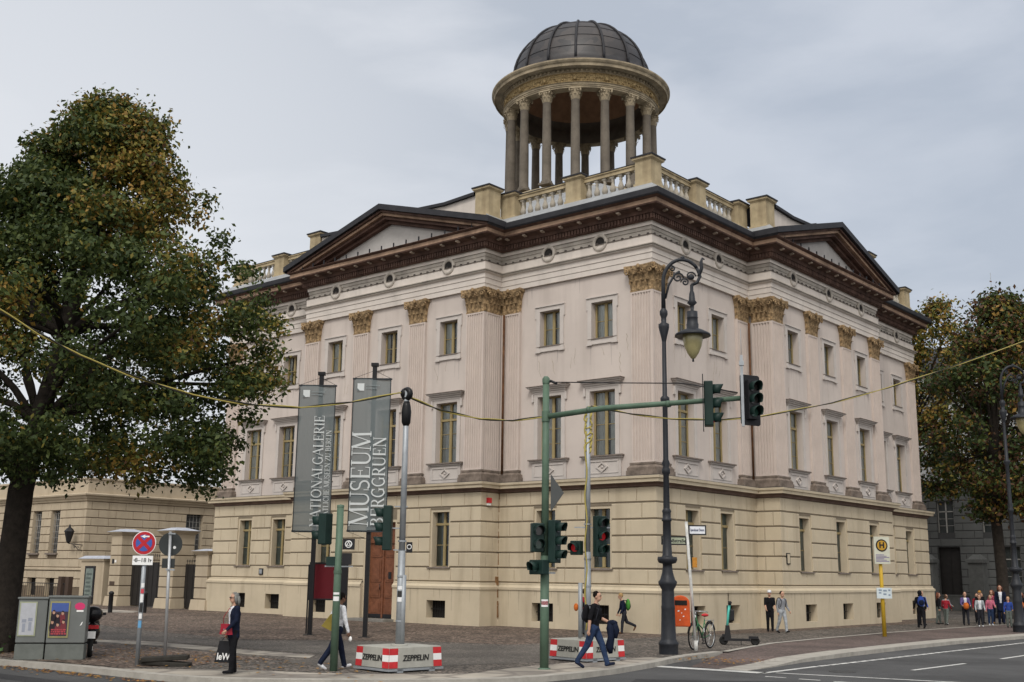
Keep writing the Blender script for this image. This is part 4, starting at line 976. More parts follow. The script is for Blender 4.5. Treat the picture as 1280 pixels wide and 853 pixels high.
YEL=M('yellow_cable_sheath',(.36,.295,.08),.5,.1); BLC=M('black_cable_sheath',(.03,.028,.02),.5,.1); FOAM=M('black_foam_padding',(.008,.008,.009),.35,.1)
p1=thing('temporary_steel_post','grey steel post topped with black wrapping standing in a concrete block','post',(4.95,-18.5,.56))
t=MB(); t.tube([(0,0,0),(0,0,2.1)],.085,14); t.tube([(.07,.02,0),(.07,.02,1.55)],.06,10); t.tube([(0,0,2.1),(.0,0,5.9)],[.075,.062],14); 
for z in (.5,1.5,2.3): t.lathe([(.1,z),(.1,z+.04)],12)
t.build('pole',GRYM,p1)
t=MB(); t.tube([(0,0,5.0),(0,0,5.1),(0,0,5.35),(0,0,5.5),(0,0,5.6)],[.06,.11,.12,.10,.07],12); t.torus((.0,0,5.78),.105,.07,'y',16,8); t.ell((-.08,0,5.80),(.11,.10,.13)); t.build('padding',FOAM,p1)
housing(p1,(-.25,-.24,2.62),face_to(-.8,-.60),3,lit=1,w=.28,pitch=.33)
t=MB(); t.box(-.48,.05,-.02,.02,2.60,2.63); t.box(-.2,.1,-.02,.02,3.1,3.13); t.box(-.2,.1,-.02,.02,2.1,2.13); t.build('bracket',GRYM,p1,None,CAMZ)
t=MB(); t.box(.1,.24,-.03,.01,2.06,2.30,0); t.torus((.17,-.035,2.19),.05,.01,'y',12,5,1); t.build('symbol_sign',[BLK,WHT],p1,None,CAMZ)
stickers(p1,.085,[(.95,.1,0),(1.05,.14,3),(1.22,.08,0)],CAMZ)
p2=thing('temporary_steel_post','grey steel post with yellow cable loops standing behind the walking man','post',(6.1,-12.8,.56))
t=MB(); t.tube([(0,0,0),(0,0,2.2)],.085,14); t.tube([(-.16,-.1,0),(-.16,-.1,1.4)],.06,10); t.tube([(0,0,2.2),(.02,0,6.0)],[.075,.062],14); 
for z in (.6,1.3,2.0,2.9): t.lathe([(.1,z),(.1,z+.04)],12)
t.build('pole',GRYM,p2)
t=MB()
for k in range(7):
    z=4.95+.16*k; pts=[(.09*math.cos(a)+.02*k%.05,-.05+.02*math.sin(3*a+k),z+.13*math.sin(a)+.04*math.sin(2*a+k)) for a in [i*.52 for i in range(13)]]
    t.tube(pts,.024,6)
pts=[(-.05+.03*math.sin(i*1.1),-.08,.2+i*.22) for i in range(23)]; t.tube(pts,.022,6)
t.build('cable_loops',YEL,p2,None,CAMZ)
housing(p2,(.34,.08,2.60),face_to(.93,-.35),3,lit=1,w=.32,pitch=.34)
hd=housing(p2,(-.21,-.2,2.30),face_to(.1,-1),1,lit=0,w=.30,pitch=.33,name='pedestrian_signal')
t=MB(); t.box(-.35,.6,-.02,.02,2.82,2.85); t.build('bracket',GRYM,p2,None,CAMZ)
# overhead cables
S1=[(4.92,-18.7,6.35),(4.7,-20.01,5.98),(4.48,-21.33,5.71),(4.27,-22.57,5.65),(4.06,-23.83,5.71),(3.87,-25.03,5.93),(3.68,-26.16,6.22),(3.55,-26.93,6.53),(3.42,-27.69,6.88),(3.3,-28.41,7.24),(3.0,-30.2,8.3),(2.4,-34.5,10.4),(1.2,-42,14.5)]
S2=[(4.97,-18.42,6.27),(5.14,-17.55,6.05),(5.38,-16.35,5.95),(5.59,-15.35,6.0),(5.85,-14.04,6.26),(6.12,-12.72,6.6)]
S3=[(6.14,-12.64,6.66),(6.46,-11.19,6.58),(6.8,-9.65,6.59),(7.24,-7.67,6.75),(7.63,-5.9,7.02),(8.41,-2.37,7.81),(9.1,.74,8.67),(9.99,4.75,9.91),(11.16,10.,11.61),(11.71,12.51,12.47),(13,18.3,15),(16.5,34,22.5)]
for S,where in ((S1,'in front of the large tree'),(S2,'between the two temporary posts'),(S3,'crossing the right facade')):
    for nm,mt,off in (('yellow',YEL,0),('black',BLC,1)):
        pts=[]
        for i,p in enumerate(S):
            for q in range(6):
                if i==len(S)-1 and q: break
                a=Vector(p); c=Vector(S[min(i+1,len(S)-1)]); v=a.lerp(c,q/6); ph=(i*6+q)*.55+off*math.pi
                pts.append((v.x+.015*math.cos(ph),v.y+.015*math.cos(ph),v.z+.017*math.sin(ph)))
        t=MB(); t.tube(pts,.017,6,0); o=t.build('overhead_cable',mt); tag(o,f'{nm} overhead cable strand {where}','cable','overhead temporary cables')
# ------------------------------------------------------------------ ornate street lamp
IRON=M('grey_black_cast_iron',(.022,.024,.029),.45,.2,6)
def street_lamp(loc,rz,label,sc=1.):
    L_=thing('street_lamp',label,'street lamp',loc,rz,'ornate cast iron street lamps')
    t=MB()
    t.lathe([(.34,0),(.34,.24),(.36,.26),(.36,.31),(.31,.36),(.27,.42),(.25,.9),(.24,1.25),(.25,1.3),(.235,1.35),(.225,1.72),(.22,1.78),(.32,1.92),(.34,2.0),(.27,2.06),(.2,2.25),(.17,2.42),(.17,2.5),(.31,2.53),(.36,2.62),(.34,2.70),(.22,2.70),(.175,2.74),(.15,3.25),(.145,3.7),(.18,3.72),(.18,3.78),(.15,3.8),(.15,3.95),(.17,4.0),(.12,4.08)],8 if 0 else 16)
    t.lathe([(.12,4.05),(.105,5.05),(.15,5.1),(.15,5.2),(.11,5.28),(.15,5.38),(.1,5.5),(.095,7.1),(.17,7.25),(.17,7.32),(.09,7.38),(.075,9.3)],16)
    t.lathe([(.075,9.0),(.11,9.15),(.2,9.45),(.2,9.55),(.1,9.6),(.1,9.75),(.15,9.85),(.15,9.95),(.07,10.05),(.07,10.3)],12)
    t.v=[(x*.80,y*.80,z) for x,y,z in t.v]
    t.build('post',IRON,L_)
    t=MB()
    A=[(0,0,10.0)]+[(.58-.58*math.cos(R(a)),0,10.85+.72*math.sin(R(a))) for a in range(0,150,10)]
    t.tube(A,[.07]+[.055]*(len(A)-1),8)
    e=A[-1]; t.tube([e,(e[0]+.05,0,e[2]-.12),(1.12,0,11.05),(1.02,0,10.85),(.86,0,10.78)],.05,8)
    t.tube([(1.08,0,11.05),(1.17,0,11.3),(1.16,0,11.5),(1.2,0,11.62),(1.27,0,11.58)],[.05,.055,.05,.04,.02],8)
    t.tube([(.06,0,10.35),(.16,0,10.75),(.35,0,11.1),(.5,0,11.2)],.035,7)
    for (cx,cz,r,s) in ((.45,11.0,.17,1),(.66,10.86,.13,-1),(.84,11.05,.15,1),(.28,11.28,.1,-1)):
        t.tube([(cx+s*r*(1-i/20)*math.cos(i*.55),0,cz+r*(1-i/20)*math.sin(i*.55)) for i in range(18)],.026,6)
    t.ell((.85,0,11.03),(.1,.06,.09)); t.ell((.6,0,11.62),(.07,.06,.06)); t.tube([(.86,0,10.8),(.86,0,10.2)],.03,8)
    t.build('curved_arm',IRON,L_)
    t=MB(); t.lathe([(.05,10.78),(.05,10.6),(.08,10.5),(.1,10.3),(.15,10.22),(.06,10.14),(.05,9.98),(.16,9.95),(.16,9.78),(.175,9.76),(.16,9.74),(.17,9.58),(.185,9.56),(.18,9.42),(.3,9.38),(.52,9.26),(.54,9.20),(.52,9.19),(.3,9.24)],20,.86,0); t.build('lamp_head',IRON,L_)
    t=MB(); t.lathe([(.29,9.25),(.30,9.1),(.26,8.9),(.17,8.68),(.06,8.52),(.0,8.5)],18,.86,0); t.build('glass_globe',M('amber_lamp_glass',(.34,.30,.15),.25,.15,5,spec=.6),L_)
    t=MB(); t.tube([(.86,0,8.53),(.86,0,8.42)],.03,8); t.build('finial',IRON,L_)
    return L_
lamp=street_lamp((6.24,-9.13,0),.70,'ornate cast iron street lamp at the museum corner')
street_lamp((8.75,14.75,0),.70,'ornate cast iron street lamp by the children at the right edge')
# ------------------------------------------------------------------ street name post
sn=thing('street_name_post','leaning white street name post with two signs behind the lamp','street sign',(5.95,-7.4,0),.70)
t=MB(); t.tube([(.12,0,0),(-.1,0,3.78)],.045,10); t.tube([(.12,0,-.01),(.12,0,.3)],.06,10); t.build('pole',M('chalky_white_pole',(.5,.5,.48),.7,.3,5),sn)
t=MB(); t.box(-.86,-.1,-.02,.02,3.08,3.34,0); t.box(-.82,-.14,-.024,.024,3.12,3.30,1); text_mb('Schloßstraße',.14,t,facing(-.48,-.025,3.20),0,.003); t.build('street_name_plate',[BLK,M('pale_green_enamel',(.35,.38,.28),.5)],sn,fix=False)
t=MB(); t.box(-.04,.50,-.02,.02,0,.30,0); t.box(.0,.46,-.024,.024,.04,.26,1); text_mb('Spandauer Damm',.105,t,facing(.23,-.025,.15),2,.003,xs=.56); t.build('street_name_plate',[BLK,M('white_enamel',(.66,.68,.72),.4),M('blue_black_print',(.03,.04,.1),.5)],sn,(0,0,3.38),.0,fix=False)
t=MB(); t.box(.06,.2,-.04,.0,2.42,2.72); t.build('orange_sticker',M('orange_tape',(.45,.2,.03),.6,.3,20),sn)
# orange litter bin
lb=thing('litter_bin','orange rounded litter bin hung on the street name post','litter bin',(5.72,-7.62,.18),.62)
ORB=M('orange_bin_plastic',(.55,.085,.018),.6,.2,4,streak=.4,streakcol=(.25,.05,.02))
t=MB(); pts=[(-.25,.52),(.25,.52),(.27,.58),(.26,1.2)]+[(.26*math.cos(R(a)),1.2+.22*math.sin(R(a))) for a in range(15,180,15)]+[(-.26,1.2),(-.27,.58)]
t.plate(pts,-.2,.2); t.build('body',ORB,lb,bev=.03)
t=MB(); t.box(-.18,.18,-.215,-.2,1.14,1.28); t.build('slot',DARK,lb)
t=MB(); 
for (x,z,s) in ((-.1,.95,.05),(.05,.8,.04),(.1,1.0,.045),(-.05,.7,.03),(.0,.9,.03)): t.quad((x,-.206,z),(x+s,-.206,z+.01),(x+s*1.1,-.206,z+s),(x,-.206,z+s*.8))
t.build('sticker',STK[0],lb,fix=False)
# ------------------------------------------------------------------ bus stop
bs=thing('bus_stop_sign','yellow bus stop post with a white H sign and notices','bus stop',(6.42,5.87,0),.80)
YP=M('yellow_post_paint',(.48,.31,.03),.45,.12,4)
t=MB(); t.tube([(0,0,0),(-.02,0,3.5)],[.08,.065],12); t.build('pole',YP,bs)
t=MB(); t.box(-.3,.32,-.15,-.10,2.72,3.75,0); t.disc((.0,-.155,3.42),.235,'y',28,1,.012); t.disc((.0,-.163,3.42),.185,'y',28,2,.012); text_mb('H',.30,t,facing(0,-.173,3.42),1,.012)
for k in range(6):
    z=3.05-k*.05; t.box(-.25,.1+.1*(k%3)-.02,-.155,-.15,z,z+.025,3)
t.build('sign_plate',[M('cream_sign',(.50,.50,.41),.5),M('sign_black',(.015,.015,.015),.5),M('sign_amber',(.42,.24,.03),.5),M('print_violet',(.16,.13,.25),.6)],bs,fix=False)
t=MB(); t.box(-.28,.32,-.13,-.10,1.42,1.82,0)
for (x,z,w_) in ((-.2,1.7,.12),(-.2,1.6,.1),(-.02,1.68,.14),(-.02,1.55,.12),(.18,1.7,.08),(.18,1.52,.08)): t.box(x,x+w_,-.134,-.13,z,z+.06,1)
t.build('timetable_board',[M('timetable_paper',(.52,.58,.60),.5),M('timetable_print',(.2,.25,.32),.6)],bs,fix=False)
# ------------------------------------------------------------------ no stopping sign and reverse sign
ns=thing('no_stopping_sign','round blue and red no stopping sign on a stickered grey pole','road sign',(.37,-22.31,0),.70)
t=MB(); t.tube([(0,0,0),(-.02,0,2.96)],.05,10); t.build('pole',GRYM,ns)
t=MB(); c=(-.03,-.07,2.76); t.disc(c,.275,'y',32,0,.01); t.disc((c[0],c[1]-.008,c[2]),.258,'y',32,1,.01); t.disc((c[0],c[1]-.014,c[2]),.19,'y',32,2,.01)
for sg in (-1,1):
    d=.135; e=.028; t.add([(c[0]-d-e,c[1]-.0215-.001*sg,c[2]-sg*(d-e)),(c[0]-d+e,c[1]-.0215-.001*sg,c[2]-sg*(d+e)),(c[0]+d+e,c[1]-.0215-.001*sg,c[2]+sg*(d-e)),(c[0]+d-e,c[1]-.0215-.001*sg,c[2]+sg*(d+e))],[(0,1,2,3)],1)
t.add([(c[0]-.08,c[1]-.025,c[2]+.15),(c[0]+.02,c[1]-.025,c[2]+.19),(c[0]+.02,c[1]-.025,c[2]+.165),(c[0]+.12,c[1]-.025,c[2]+.165),(c[0]+.12,c[1]-.025,c[2]+.135),(c[0]+.02,c[1]-.025,c[2]+.135),(c[0]+.02,c[1]-.025,c[2]+.11)],[tuple(range(7))],0)
t.build('round_sign',[WHT,M('sign_red',(.42,.02,.03),.4),M('sign_blue',(.05,.10,.36),.4)],ns,fix=False)
t=MB(); t.box(-.27,.2,-.075,-.06,2.26,2.47,0); text_mb('◂8–18 h ▸'.replace('◂','').replace('▸','').strip(),.135,t,facing(-.03,-.077,2.365),1,.001); t.add([(-.25,-.078,2.37),(-.22,-.078,2.39),(-.22,-.078,2.35)],[(0,1,2)],1); t.add([(.18,-.078,2.37),(.15,-.078,2.39),(.15,-.078,2.35)],[(0,1,2)],1); t.build('hours_plate',[WHT,M('plate_black',(.02,.02,.02),.5)],ns,fix=False)
stickers(ns,.05,[(.85,.16,2),(1.05,.12,0),(1.2,.2,3),(1.42,.18,0),(1.62,.1,1),(1.75,.1,0)],0)
rs=thing('road_sign_back','thin silver pole with road signs seen from behind','road sign',(-1.5,-20.37,0),.70)
t=MB(); t.tube([(0,0,0),(-.09,0,3.12)],.038,10); t.build('pole',M('silver_pole',(.42,.43,.44),.4,.12,4,metal=.4),rs)
SBK=M('dark_sign_back',(.045,.05,.05),.6,.15)
t=MB(); t.disc((0,0,0),.3,'y',32,0,.012); t.disc((.1,-.012,-.08),.04,'y',8,1,.004); t.build('round_sign',[SBK,WHT],rs,(-.08,.07,2.80),.55)
t=MB(); t.box(-.2,.12,-.01,.01,0,.24); t.build('square_sign',SBK,rs,(-.06,.06,2.2),.5)
t=MB(); t.box(-.12,.1,-.06,-.03,2.14,2.18); t.box(-.12,.06,-.06,-.03,3.05,3.08); t.build('clamp',GRYM,rs)
t=MB(); 
for i,(z,w_) in enumerate(((0,.56),(.11,.52))): 
    o=len(t.v); t.box(-w_,w_,-.2,.2,z+.0,z+.10); t.xf(Matrix.Rotation(.12*i,4,'Z')@Matrix.Rotation(.06*(1-2*i),4,'Y'),o)
rb=t.build('rubber_sign_foot',M('black_rubber',(.03,.028,.024),.9,.3,6,.4,20),None,(.72,-21.8,.01),.72,bev=.02); tag(rb,'two stacked black rubber sign feet lying by the kerb','sign foot')
# ------------------------------------------------------------------ utility cabinets
CABM=M('grey_green_cabinet',(.145,.155,.15),.6,.12,1.5,streak=.3,streakcol=(.09,.09,.085)); CABD=M('cabinet_seam',(.03,.032,.03),.8); CABC=M('cabinet_base',(.125,.135,.125),.8,.2,3)
def cabinet(loc,rz,w_,h,d,label,poster):
    c=thing('utility_cabinet',label,'utility cabinet',loc,rz,'grey utility cabinets by the tree')
    t=MB(); t.box(-w_/2,w_/2,-d/2,d/2,.40,h); t.box(-w_/2-.03,w_/2+.03,-d/2-.03,d/2+.03,h,h+.045); t.build('body',CABM,c,bev=.012)
    t=MB(); t.box(-w_/2+.02,w_/2-.02,-d/2+.02,d/2-.02,.365,.40); t.build('shadow_gap',CABD,c)
    t=MB(); t.box(-w_/2,w_/2,-d/2,d/2,0,.365); t.build('base',CABC,c,bev=.012)
    return c
c1=cabinet((-3.0,-23.12,0),.92,.66,1.42,.42,'grey utility cabinet with a faded notice, nearest the large tree trunk',None)
t=MB(); t.box(-.30,.10,-.225,-.211,.55,1.36,1); t.box(-.27,.07,-.229,-.224,.58,1.33,0)
for (x,z) in ((-.17,.75),(-.03,.78)):
    t.box(x-.035,x+.035,-.231,-.2295,z-.1,z+.1,2); t.box(x-.05,x+.05,-.2315,-.2296,z+.12,z+.2,2)
t.build('faded_notice',[M('faded_paper',(.40,.41,.44),.6,.12,4),M('notice_frame',(.30,.32,.22),.6),M('faded_ink',(.26,.28,.33),.7)],c1,fix=False)
c2=cabinet((-2.47,-22.5,0),.92,.88,1.46,.5,'larger grey utility cabinet with a colourful poster and pink sticker',None)
t=MB(); P0=len(t.v); t.box(-.48,.10,-.268,-.251,.48,1.37,1); y=-.272
t.quad((-.44,y,.52),(.06,y,.52),(.06,y,1.33),(-.44,y,1.33),0)
t.quad((-.44,y-.001,1.12),(.06,y-.001,1.12),(.06,y-.001,1.33),(-.44,y-.001,1.33),2)
r5=random.Random(5)
for (x,z) in ((-.36,1.1),(-.24,1.02),(-.1,1.08),(-.38,.86),(-.22,.80),(-.06,.87)):
    n=10; t.add([(x+.085*math.cos(6.28*i/n),y-.002,z-.13+.14*math.sin(6.28*i/n)) for i in range(n)],[tuple(range(n))],r5.choice((5,6)))
    t.add([(x+.04*math.cos(6.28*i/n),y-.003,z+.05*math.sin(6.28*i/n)) for i in range(n)],[tuple(range(n))],3)
    t.add([(x+.045*math.cos(3.14*i/n),y-.0035,z+.015+.045*math.sin(3.14*i/n)) for i in range(n)],[tuple(range(n))],6)
for k in range(3):
    z=.56+.05*k; x=-.40
    while x<.0: q=r5.uniform(.03,.09); t.quad((x,y-.004,z),(x+q,y-.004,z),(x+q,y-.004,z+.032),(x,y-.004,z+.032),4); x+=q+.02
t.xf(Matrix.Translation((-.03,0,.06))@Matrix.Diagonal((.78,1,.96,1))); t.build('poster',[M('poster_dark',(.05,.035,.05),.5),M('poster_frame',(.28,.26,.12),.5),M('poster_blue',(.06,.10,.30),.5),M('poster_skin',(.42,.24,.17),.5),M('poster_red',(.4,.06,.07),.5),M('poster_maroon',(.16,.03,.04),.5),M('poster_black',(.02,.015,.02),.5)],c2,fix=False)
t=MB(); n=14; t.add([(.27+.12*math.cos(6.28*i/n),-.253,1.26+.09*math.sin(6.28*i/n)) for i in range(n)],[tuple(range(n))],0); t.quad((.2,-.254,1.13),(.36,-.254,1.13),(.36,-.254,1.17),(.2,-.254,1.17),1); t.add([(.30,-.254,.80),(.34,-.254,.88),(.37,-.254,.90),(.34,-.254,.82)],[(0,1,2,3)],1)
t.build('sticker',[M('sticker_pink',(.55,.04,.14),.5),WHT],c2,fix=False)
# motor scooter parked behind the cabinets
ms=thing('motor_scooter','black motor scooter with a top case parked behind the cabinets','motor scooter',(-3.2,-21.45,0),1.05)
RUB=M('tyre_rubber',(.015,.015,.015),.8)
t=MB(); t.torus((0,-.62,.24),.19,.065,'x',24,8); t.build('rear_tyre',RUB,ms); t=MB(); t.torus((0,.62,.24),.19,.06,'x',24,8); t.build('front_tyre',RUB,ms)
t=MB(); t.ell((0,-.5,.62),(.21,.38,.24)); t.ell((0,-.2,.55),(.19,.4,.22)); t.box(-.16,.16,.1,.45,.28,.34); t.ell((0,.55,.65),(.2,.12,.38)); t.tube([(0,.6,.25),(0,.5,1.0)],.05,8); t.box(-.32,.32,.42,.5,.98,1.05); t.build('body',M('black_scooter_paint',(.012,.012,.014),.25,.1),ms,bev=0)
t=MB(); t.ell((0,-.15,.86),(.17,.42,.09)); t.build('seat',BLK,ms)
t=MB(); t.ell((0,-.62,1.05),(.24,.22,.19)); t.build('top_case',M('gloss_black',(.012,.012,.014),.15),ms)
t=MB(); t.box(-.16,.16,-.92,-.84,.70,.79); t.build('tail_light',M('red_tail_lens',(.35,.015,.02),.25),ms)
t=MB(); t.box(-.1,.1,-.93,-.91,.47,.64); t.build('number_plate',WHT,ms); t=MB(); t.box(-.02,.06,-.84,-.80,.18,.28); t.build('reflector',WHT,ms)
# ------------------------------------------------------------------ bicycle (front wheel at -y, local)
bk=thing('bicycle','green bicycle with a red saddle leaning near the litter bin','bicycle',(5.73,-6.43,0),face_to(.12,-.99))
RW_=.39; GB=M('green_bicycle_frame',(.05,.16,.075),.35,.1); STE=M('bike_steel',(.45,.46,.46),.3,.1,metal=.8)
for y,nm in ((-.62,'front_wheel'),(.58,'rear_wheel')):
    t=MB(); t.torus((0,y,RW_),RW_-.022,.024,'x',36,8); w_=t.build(nm,RUB,bk)
    t=MB(); t.torus((0,y,RW_),RW_-.05,.012,'x',32,6); 
    for k in range(18):
        a=2*math.pi*k/18; t.tube([(.02*(-1)**k,y,RW_),(0,y+(RW_-.06)*math.cos(a),RW_+(RW_-.06)*math.sin(a))],.0028,4,0,False)
    t.tube([(-.05,y,RW_),(.05,y,RW_)],.022,8); t.build('rim',STE,w_)
t=MB()
hd=(0,-.42,.92); bb=(0,.02,.33); st_=(0,.20,.86)
t.tube([hd,bb],.024,8); t.tube([(0,-.40,.82),(0,.1,.58)],.02,8); t.tube([bb,st_],.02,8); t.tube([bb,(0,.58,RW_)],.014,6); t.tube([(0,.17,.80),(0,.58,RW_)],.012,6); t.tube([(0,-.44,1.0),(0,-.40,.78)],.026,8)
for sx in (-.05,.05): t.tube([(sx,-.42,.80),(sx,-.50,.66),(sx,-.62,RW_)],.013,6)
t.build('frame',GB,bk)
t=MB(); t.tube([(0,-.44,.98),(0,-.45,1.12)],.016,8); t.tube([(-.3,-.22,1.10),(-.28,-.36,1.13),(-.1,-.46,1.13),(.1,-.46,1.13),(.28,-.36,1.13),(.3,-.22,1.10)],.014,8); t.build('handlebar',STE,bk)
t=MB(); t.ell((0,-.56,.98),(.055,.06,.055)); t.build('headlamp',WHT,bk)
t=MB(); t.tube([st_,(0,.225,.97)],.015,8); t.build('seat_post',STE,bk)
t=MB(); t.ell((0,.25,1.0),(.1,.15,.05)); t.ell((0,.14,1.0),(.05,.12,.035)); t.build('saddle',M('red_saddle',(.48,.03,.035),.5,.1),bk)
t=MB(); t.tube([(-.06,.32,.84),(-.06,.78,.84)],.01,6); t.tube([(.06,.32,.84),(.06,.78,.84)],.01,6); t.tube([(-.06,.76,.84),(-.03,.6,RW_)],.008,6); t.tube([(.06,.76,.84),(.03,.6,RW_)],.008,6); 
for y in (.42,.55,.68): t.tube([(-.06,y,.84),(.06,y,.84)],.008,6)
t.build('luggage_rack',STE,bk)
t=MB(); t.torus((.04,.02,.33),.10,.012,'x',20,6); t.tube([(.05,.02,.33),(.06,-.1,.2)],.012,6); t.tube([(-.05,.02,.33),(-.06,.14,.46)],.012,6); t.box(.04,.14,-.14,-.06,.17,.2); t.build('crank',BLK,bk)
t=MB(); t.box(-.02,.02,.08,.14,.5,.62); t.build('lock',WHT,bk)
def mud(y,nm):
    t=MB(); t.tube([(0,y+(RW_+.03)*math.cos(R(a)),RW_+(RW_+.03)*math.sin(R(a))) for a in range(20,175,12)],.022,6); t.build(nm,BLK,bk)
mud(-.62,'mudguard'); mud(.58,'mudguard')
# ------------------------------------------------------------------ e-scooter
es=thing('electric_scooter','black electric scooter with a turquoise steering column','scooter',(5.5,-3.62,0),face_to(-.80,-.50))
t=MB(); t.torus((0,-.55,.14),.10,.045,'x',24,8); t.disc((0,-.55,.14),.08,'x',16,0,.05); t.build('front_wheel',RUB,es); t=MB(); t.torus((0,.45,.14),.10,.045,'x',24,8); t.disc((0,.45,.14),.08,'x',16,0,.05); t.build('rear_wheel',RUB,es)
t=MB(); t.box(-.1,.1,-.35,.3,.13,.21); t.box(-.08,.08,.25,.55,.2,.29); t.frustum(0,-.42,.13,.62,.09,.12,.07,.06); t.box(-.06,.06,-.6,-.44,.24,.34); t.tube([(.05,.0,.14),(.1,.0,.0)],.012,6); t.build('deck',BLK,es,bev=.02)
t=MB(); t.tube([(0,-.43,.55),(0,-.34,1.28)],.042,10); t.build('steering_column',M('turquoise_paint',(.10,.50,.42),.4,.08),es)
t=MB(); t.tube([(-.33,-.30,1.34),(0,-.335,1.32),(.33,-.30,1.34)],.03,8); t.box(-.06,.06,-.38,-.28,1.26,1.38); t.build('handlebar',BLK,es)
t=MB(); t.box(-.13,.13,-.33,-.20,.76,1.12); t.build('side_bag',BLK,es,bev=.03)
# bollards by the gate
for i,(x,y,lb_) in enumerate(((-28.6,-5.9,'black bollard in front of the left gate pillar'),(-27.6,-4.6,'black bollard in front of the driveway gate'))):
    t=MB(); t.lathe([(.11,0),(.11,.9),(.13,.92),(.13,.98),(.08,1.04),(.0,1.06)],12); o=t.build('bollard',BLK,None,(x,y,0)); tag(o,lb_,'bollard','bollards before the gates')
# ------------------------------------------------------------------ annex left of the gate
ANR=M('tan_render',(.42,.35,.255),.88,.12,.6,.12,60,streak=.35,streakcol=(.15,.11,.07)); ANJ=M('tan_render_joint',(.15,.115,.08),.9)
annex=thing('annex_building','low tan rusticated annex building behind the large tree','building',(0,0,0))
AX,AY=-45.8,2.0
class Flat(Seg): pass
fa=Seg((-75,AY),(1,0),(0,-1),75+AX,1,1,()); fb=Seg((AX,AY),(0,1),(1,0),20,1,1,())
def facade(mb,s,rows,ops,zt,o=0.,n0=1.25):
    panel(mb,s,0,zt,-.035,ops,.4,1,0)
    for ri,(z0,z1) in enumerate(rows):
        a,b=s.rng(0.); iv=[(a,b)]
        for op in ops:
            if op[2]<z1-.1 and op[3]>z0+.12:
                nv=[]
                for (u,v) in iv:
                    if op[0]>=v or op[1]<=u: nv.append((u,v)); continue
                    if op[0]>u: nv.append((u,op[0]))
                    if op[1]<v: nv.append((op[1],v))
                iv=nv
        for (u,v) in iv:
            n=max(1,round((v-u)/n0)); w_=(v-u)/n; cuts=[u]+[u+w_*(i+(.3 if ri%2 else .7)) for i in range(n)]+[v]
            if v-u<.9: cuts=[u,v]
            for i in range(len(cuts)-1): block(mb,s,cuts[i],cuts[i+1],z0,z1,(u==a and i==0),(v==b and i==len(cuts)-2),gz=.026)
rows=[(.9+.0,1.45),(1.45,1.98),(2.2,2.75)]+[(2.75+.54*i,2.75+.54*(i+1)) for i in range(7)]
m=MB(); ow=[(x-.62,x+.62,3.15,6.05) for x in (75-50.9+2.2,75-53.6+2.2,75-56.2+2.2,75-60.5,75-63,75-66,75-69)]
ow=[(22.1,23.3,3.15,6.0),(24.6,25.8,3.15,6.0),(18.6,19.8,3.15,6.0),(14.5,15.7,3.15,6.0),(11.,12.2,3.15,6.0)]
oc=[(a,b,.3,1.5) for a,b,_,_ in ow]
facade(m,fa,rows,ow+oc,6.6); facade(m,fb,rows,[(7.7,9.1,3.3,6.1),(12.5,13.9,3.3,6.1)],6.6)
m.build('wall',[ANR,ANJ],annex,fix=False)
m=MB()
for s in (fa,fb):
    for prof in ([(-.035,6.53),(.05,6.56),(.08,6.68),(.16,6.72),(.2,6.86),(.34,6.9),(.36,7.0),(.3,7.05),(.02,7.08),(.02,7.95),(.1,7.98),(.1,8.1),(-.6,8.15)],[(0,2.0),(.06,2.03),(.06,2.14),(0,2.17),(-.035,2.18)],[(0.06,0),(.06,.85),(0,.9)]):
        for i in range(len(prof)-1):
            (o0,z0),(o1,z1)=prof[i],prof[i+1]; a0,b0=s.rng(o0);a1,b1=s.rng(o1)
            if z1<1: continue
            m.quad(s.T(a0,o0,z0),s.T(b0,o0,z0),s.T(b1,o1,z1),s.T(a1,o1,z1))
m.build('cornice',ANR,annex,fix=False)
m=MB(); m.box(-75,AX,AY+.6,25,7.0,7.9); m.build('roof',LEAD,annex)
GRL=M('window_grille',(.30,.29,.27),.5)
for s,ops in ((fa,ow),(fb,[(7.7,9.1,3.3,6.1),(12.5,13.9,3.3,6.1)])):
    for (a,b,z0,z1) in ops:
        c=s.T((a+b)/2,0,z0); hw=(b-a)/2; h=z1-z0
        t=MB(); t.box(-hw,hw,.38,.42,0,h,0); r=t.build('window',M('annex_glass',(.06,.065,.07),.1,.3,3,spec=.6),annex,c,s.rz)
        t=MB()
        for i in range(5): x=-hw+(i+.5)*2*hw/5; t.tube([(x,.22,0),(x,.22,h)],.014,5)
        for i in range(7): t.box(-hw,hw,.21,.23,h*(i+.5)/7-.01,h*(i+.5)/7+.01)
        t.build('grille',GRL,r)
        t=MB(); t.box(-hw-.15,hw+.15,-.14,.1,-.12,.0); t.build('sill',TRIMD,r)
for (a,b,z0,z1) in oc:
    t=MB(); hw=(b-a)/2; t.box(-hw,hw,.36,.40,0,z1-z0); t.build('cellar_window',DARK,annex,fa.T((a+b)/2,0,z0))
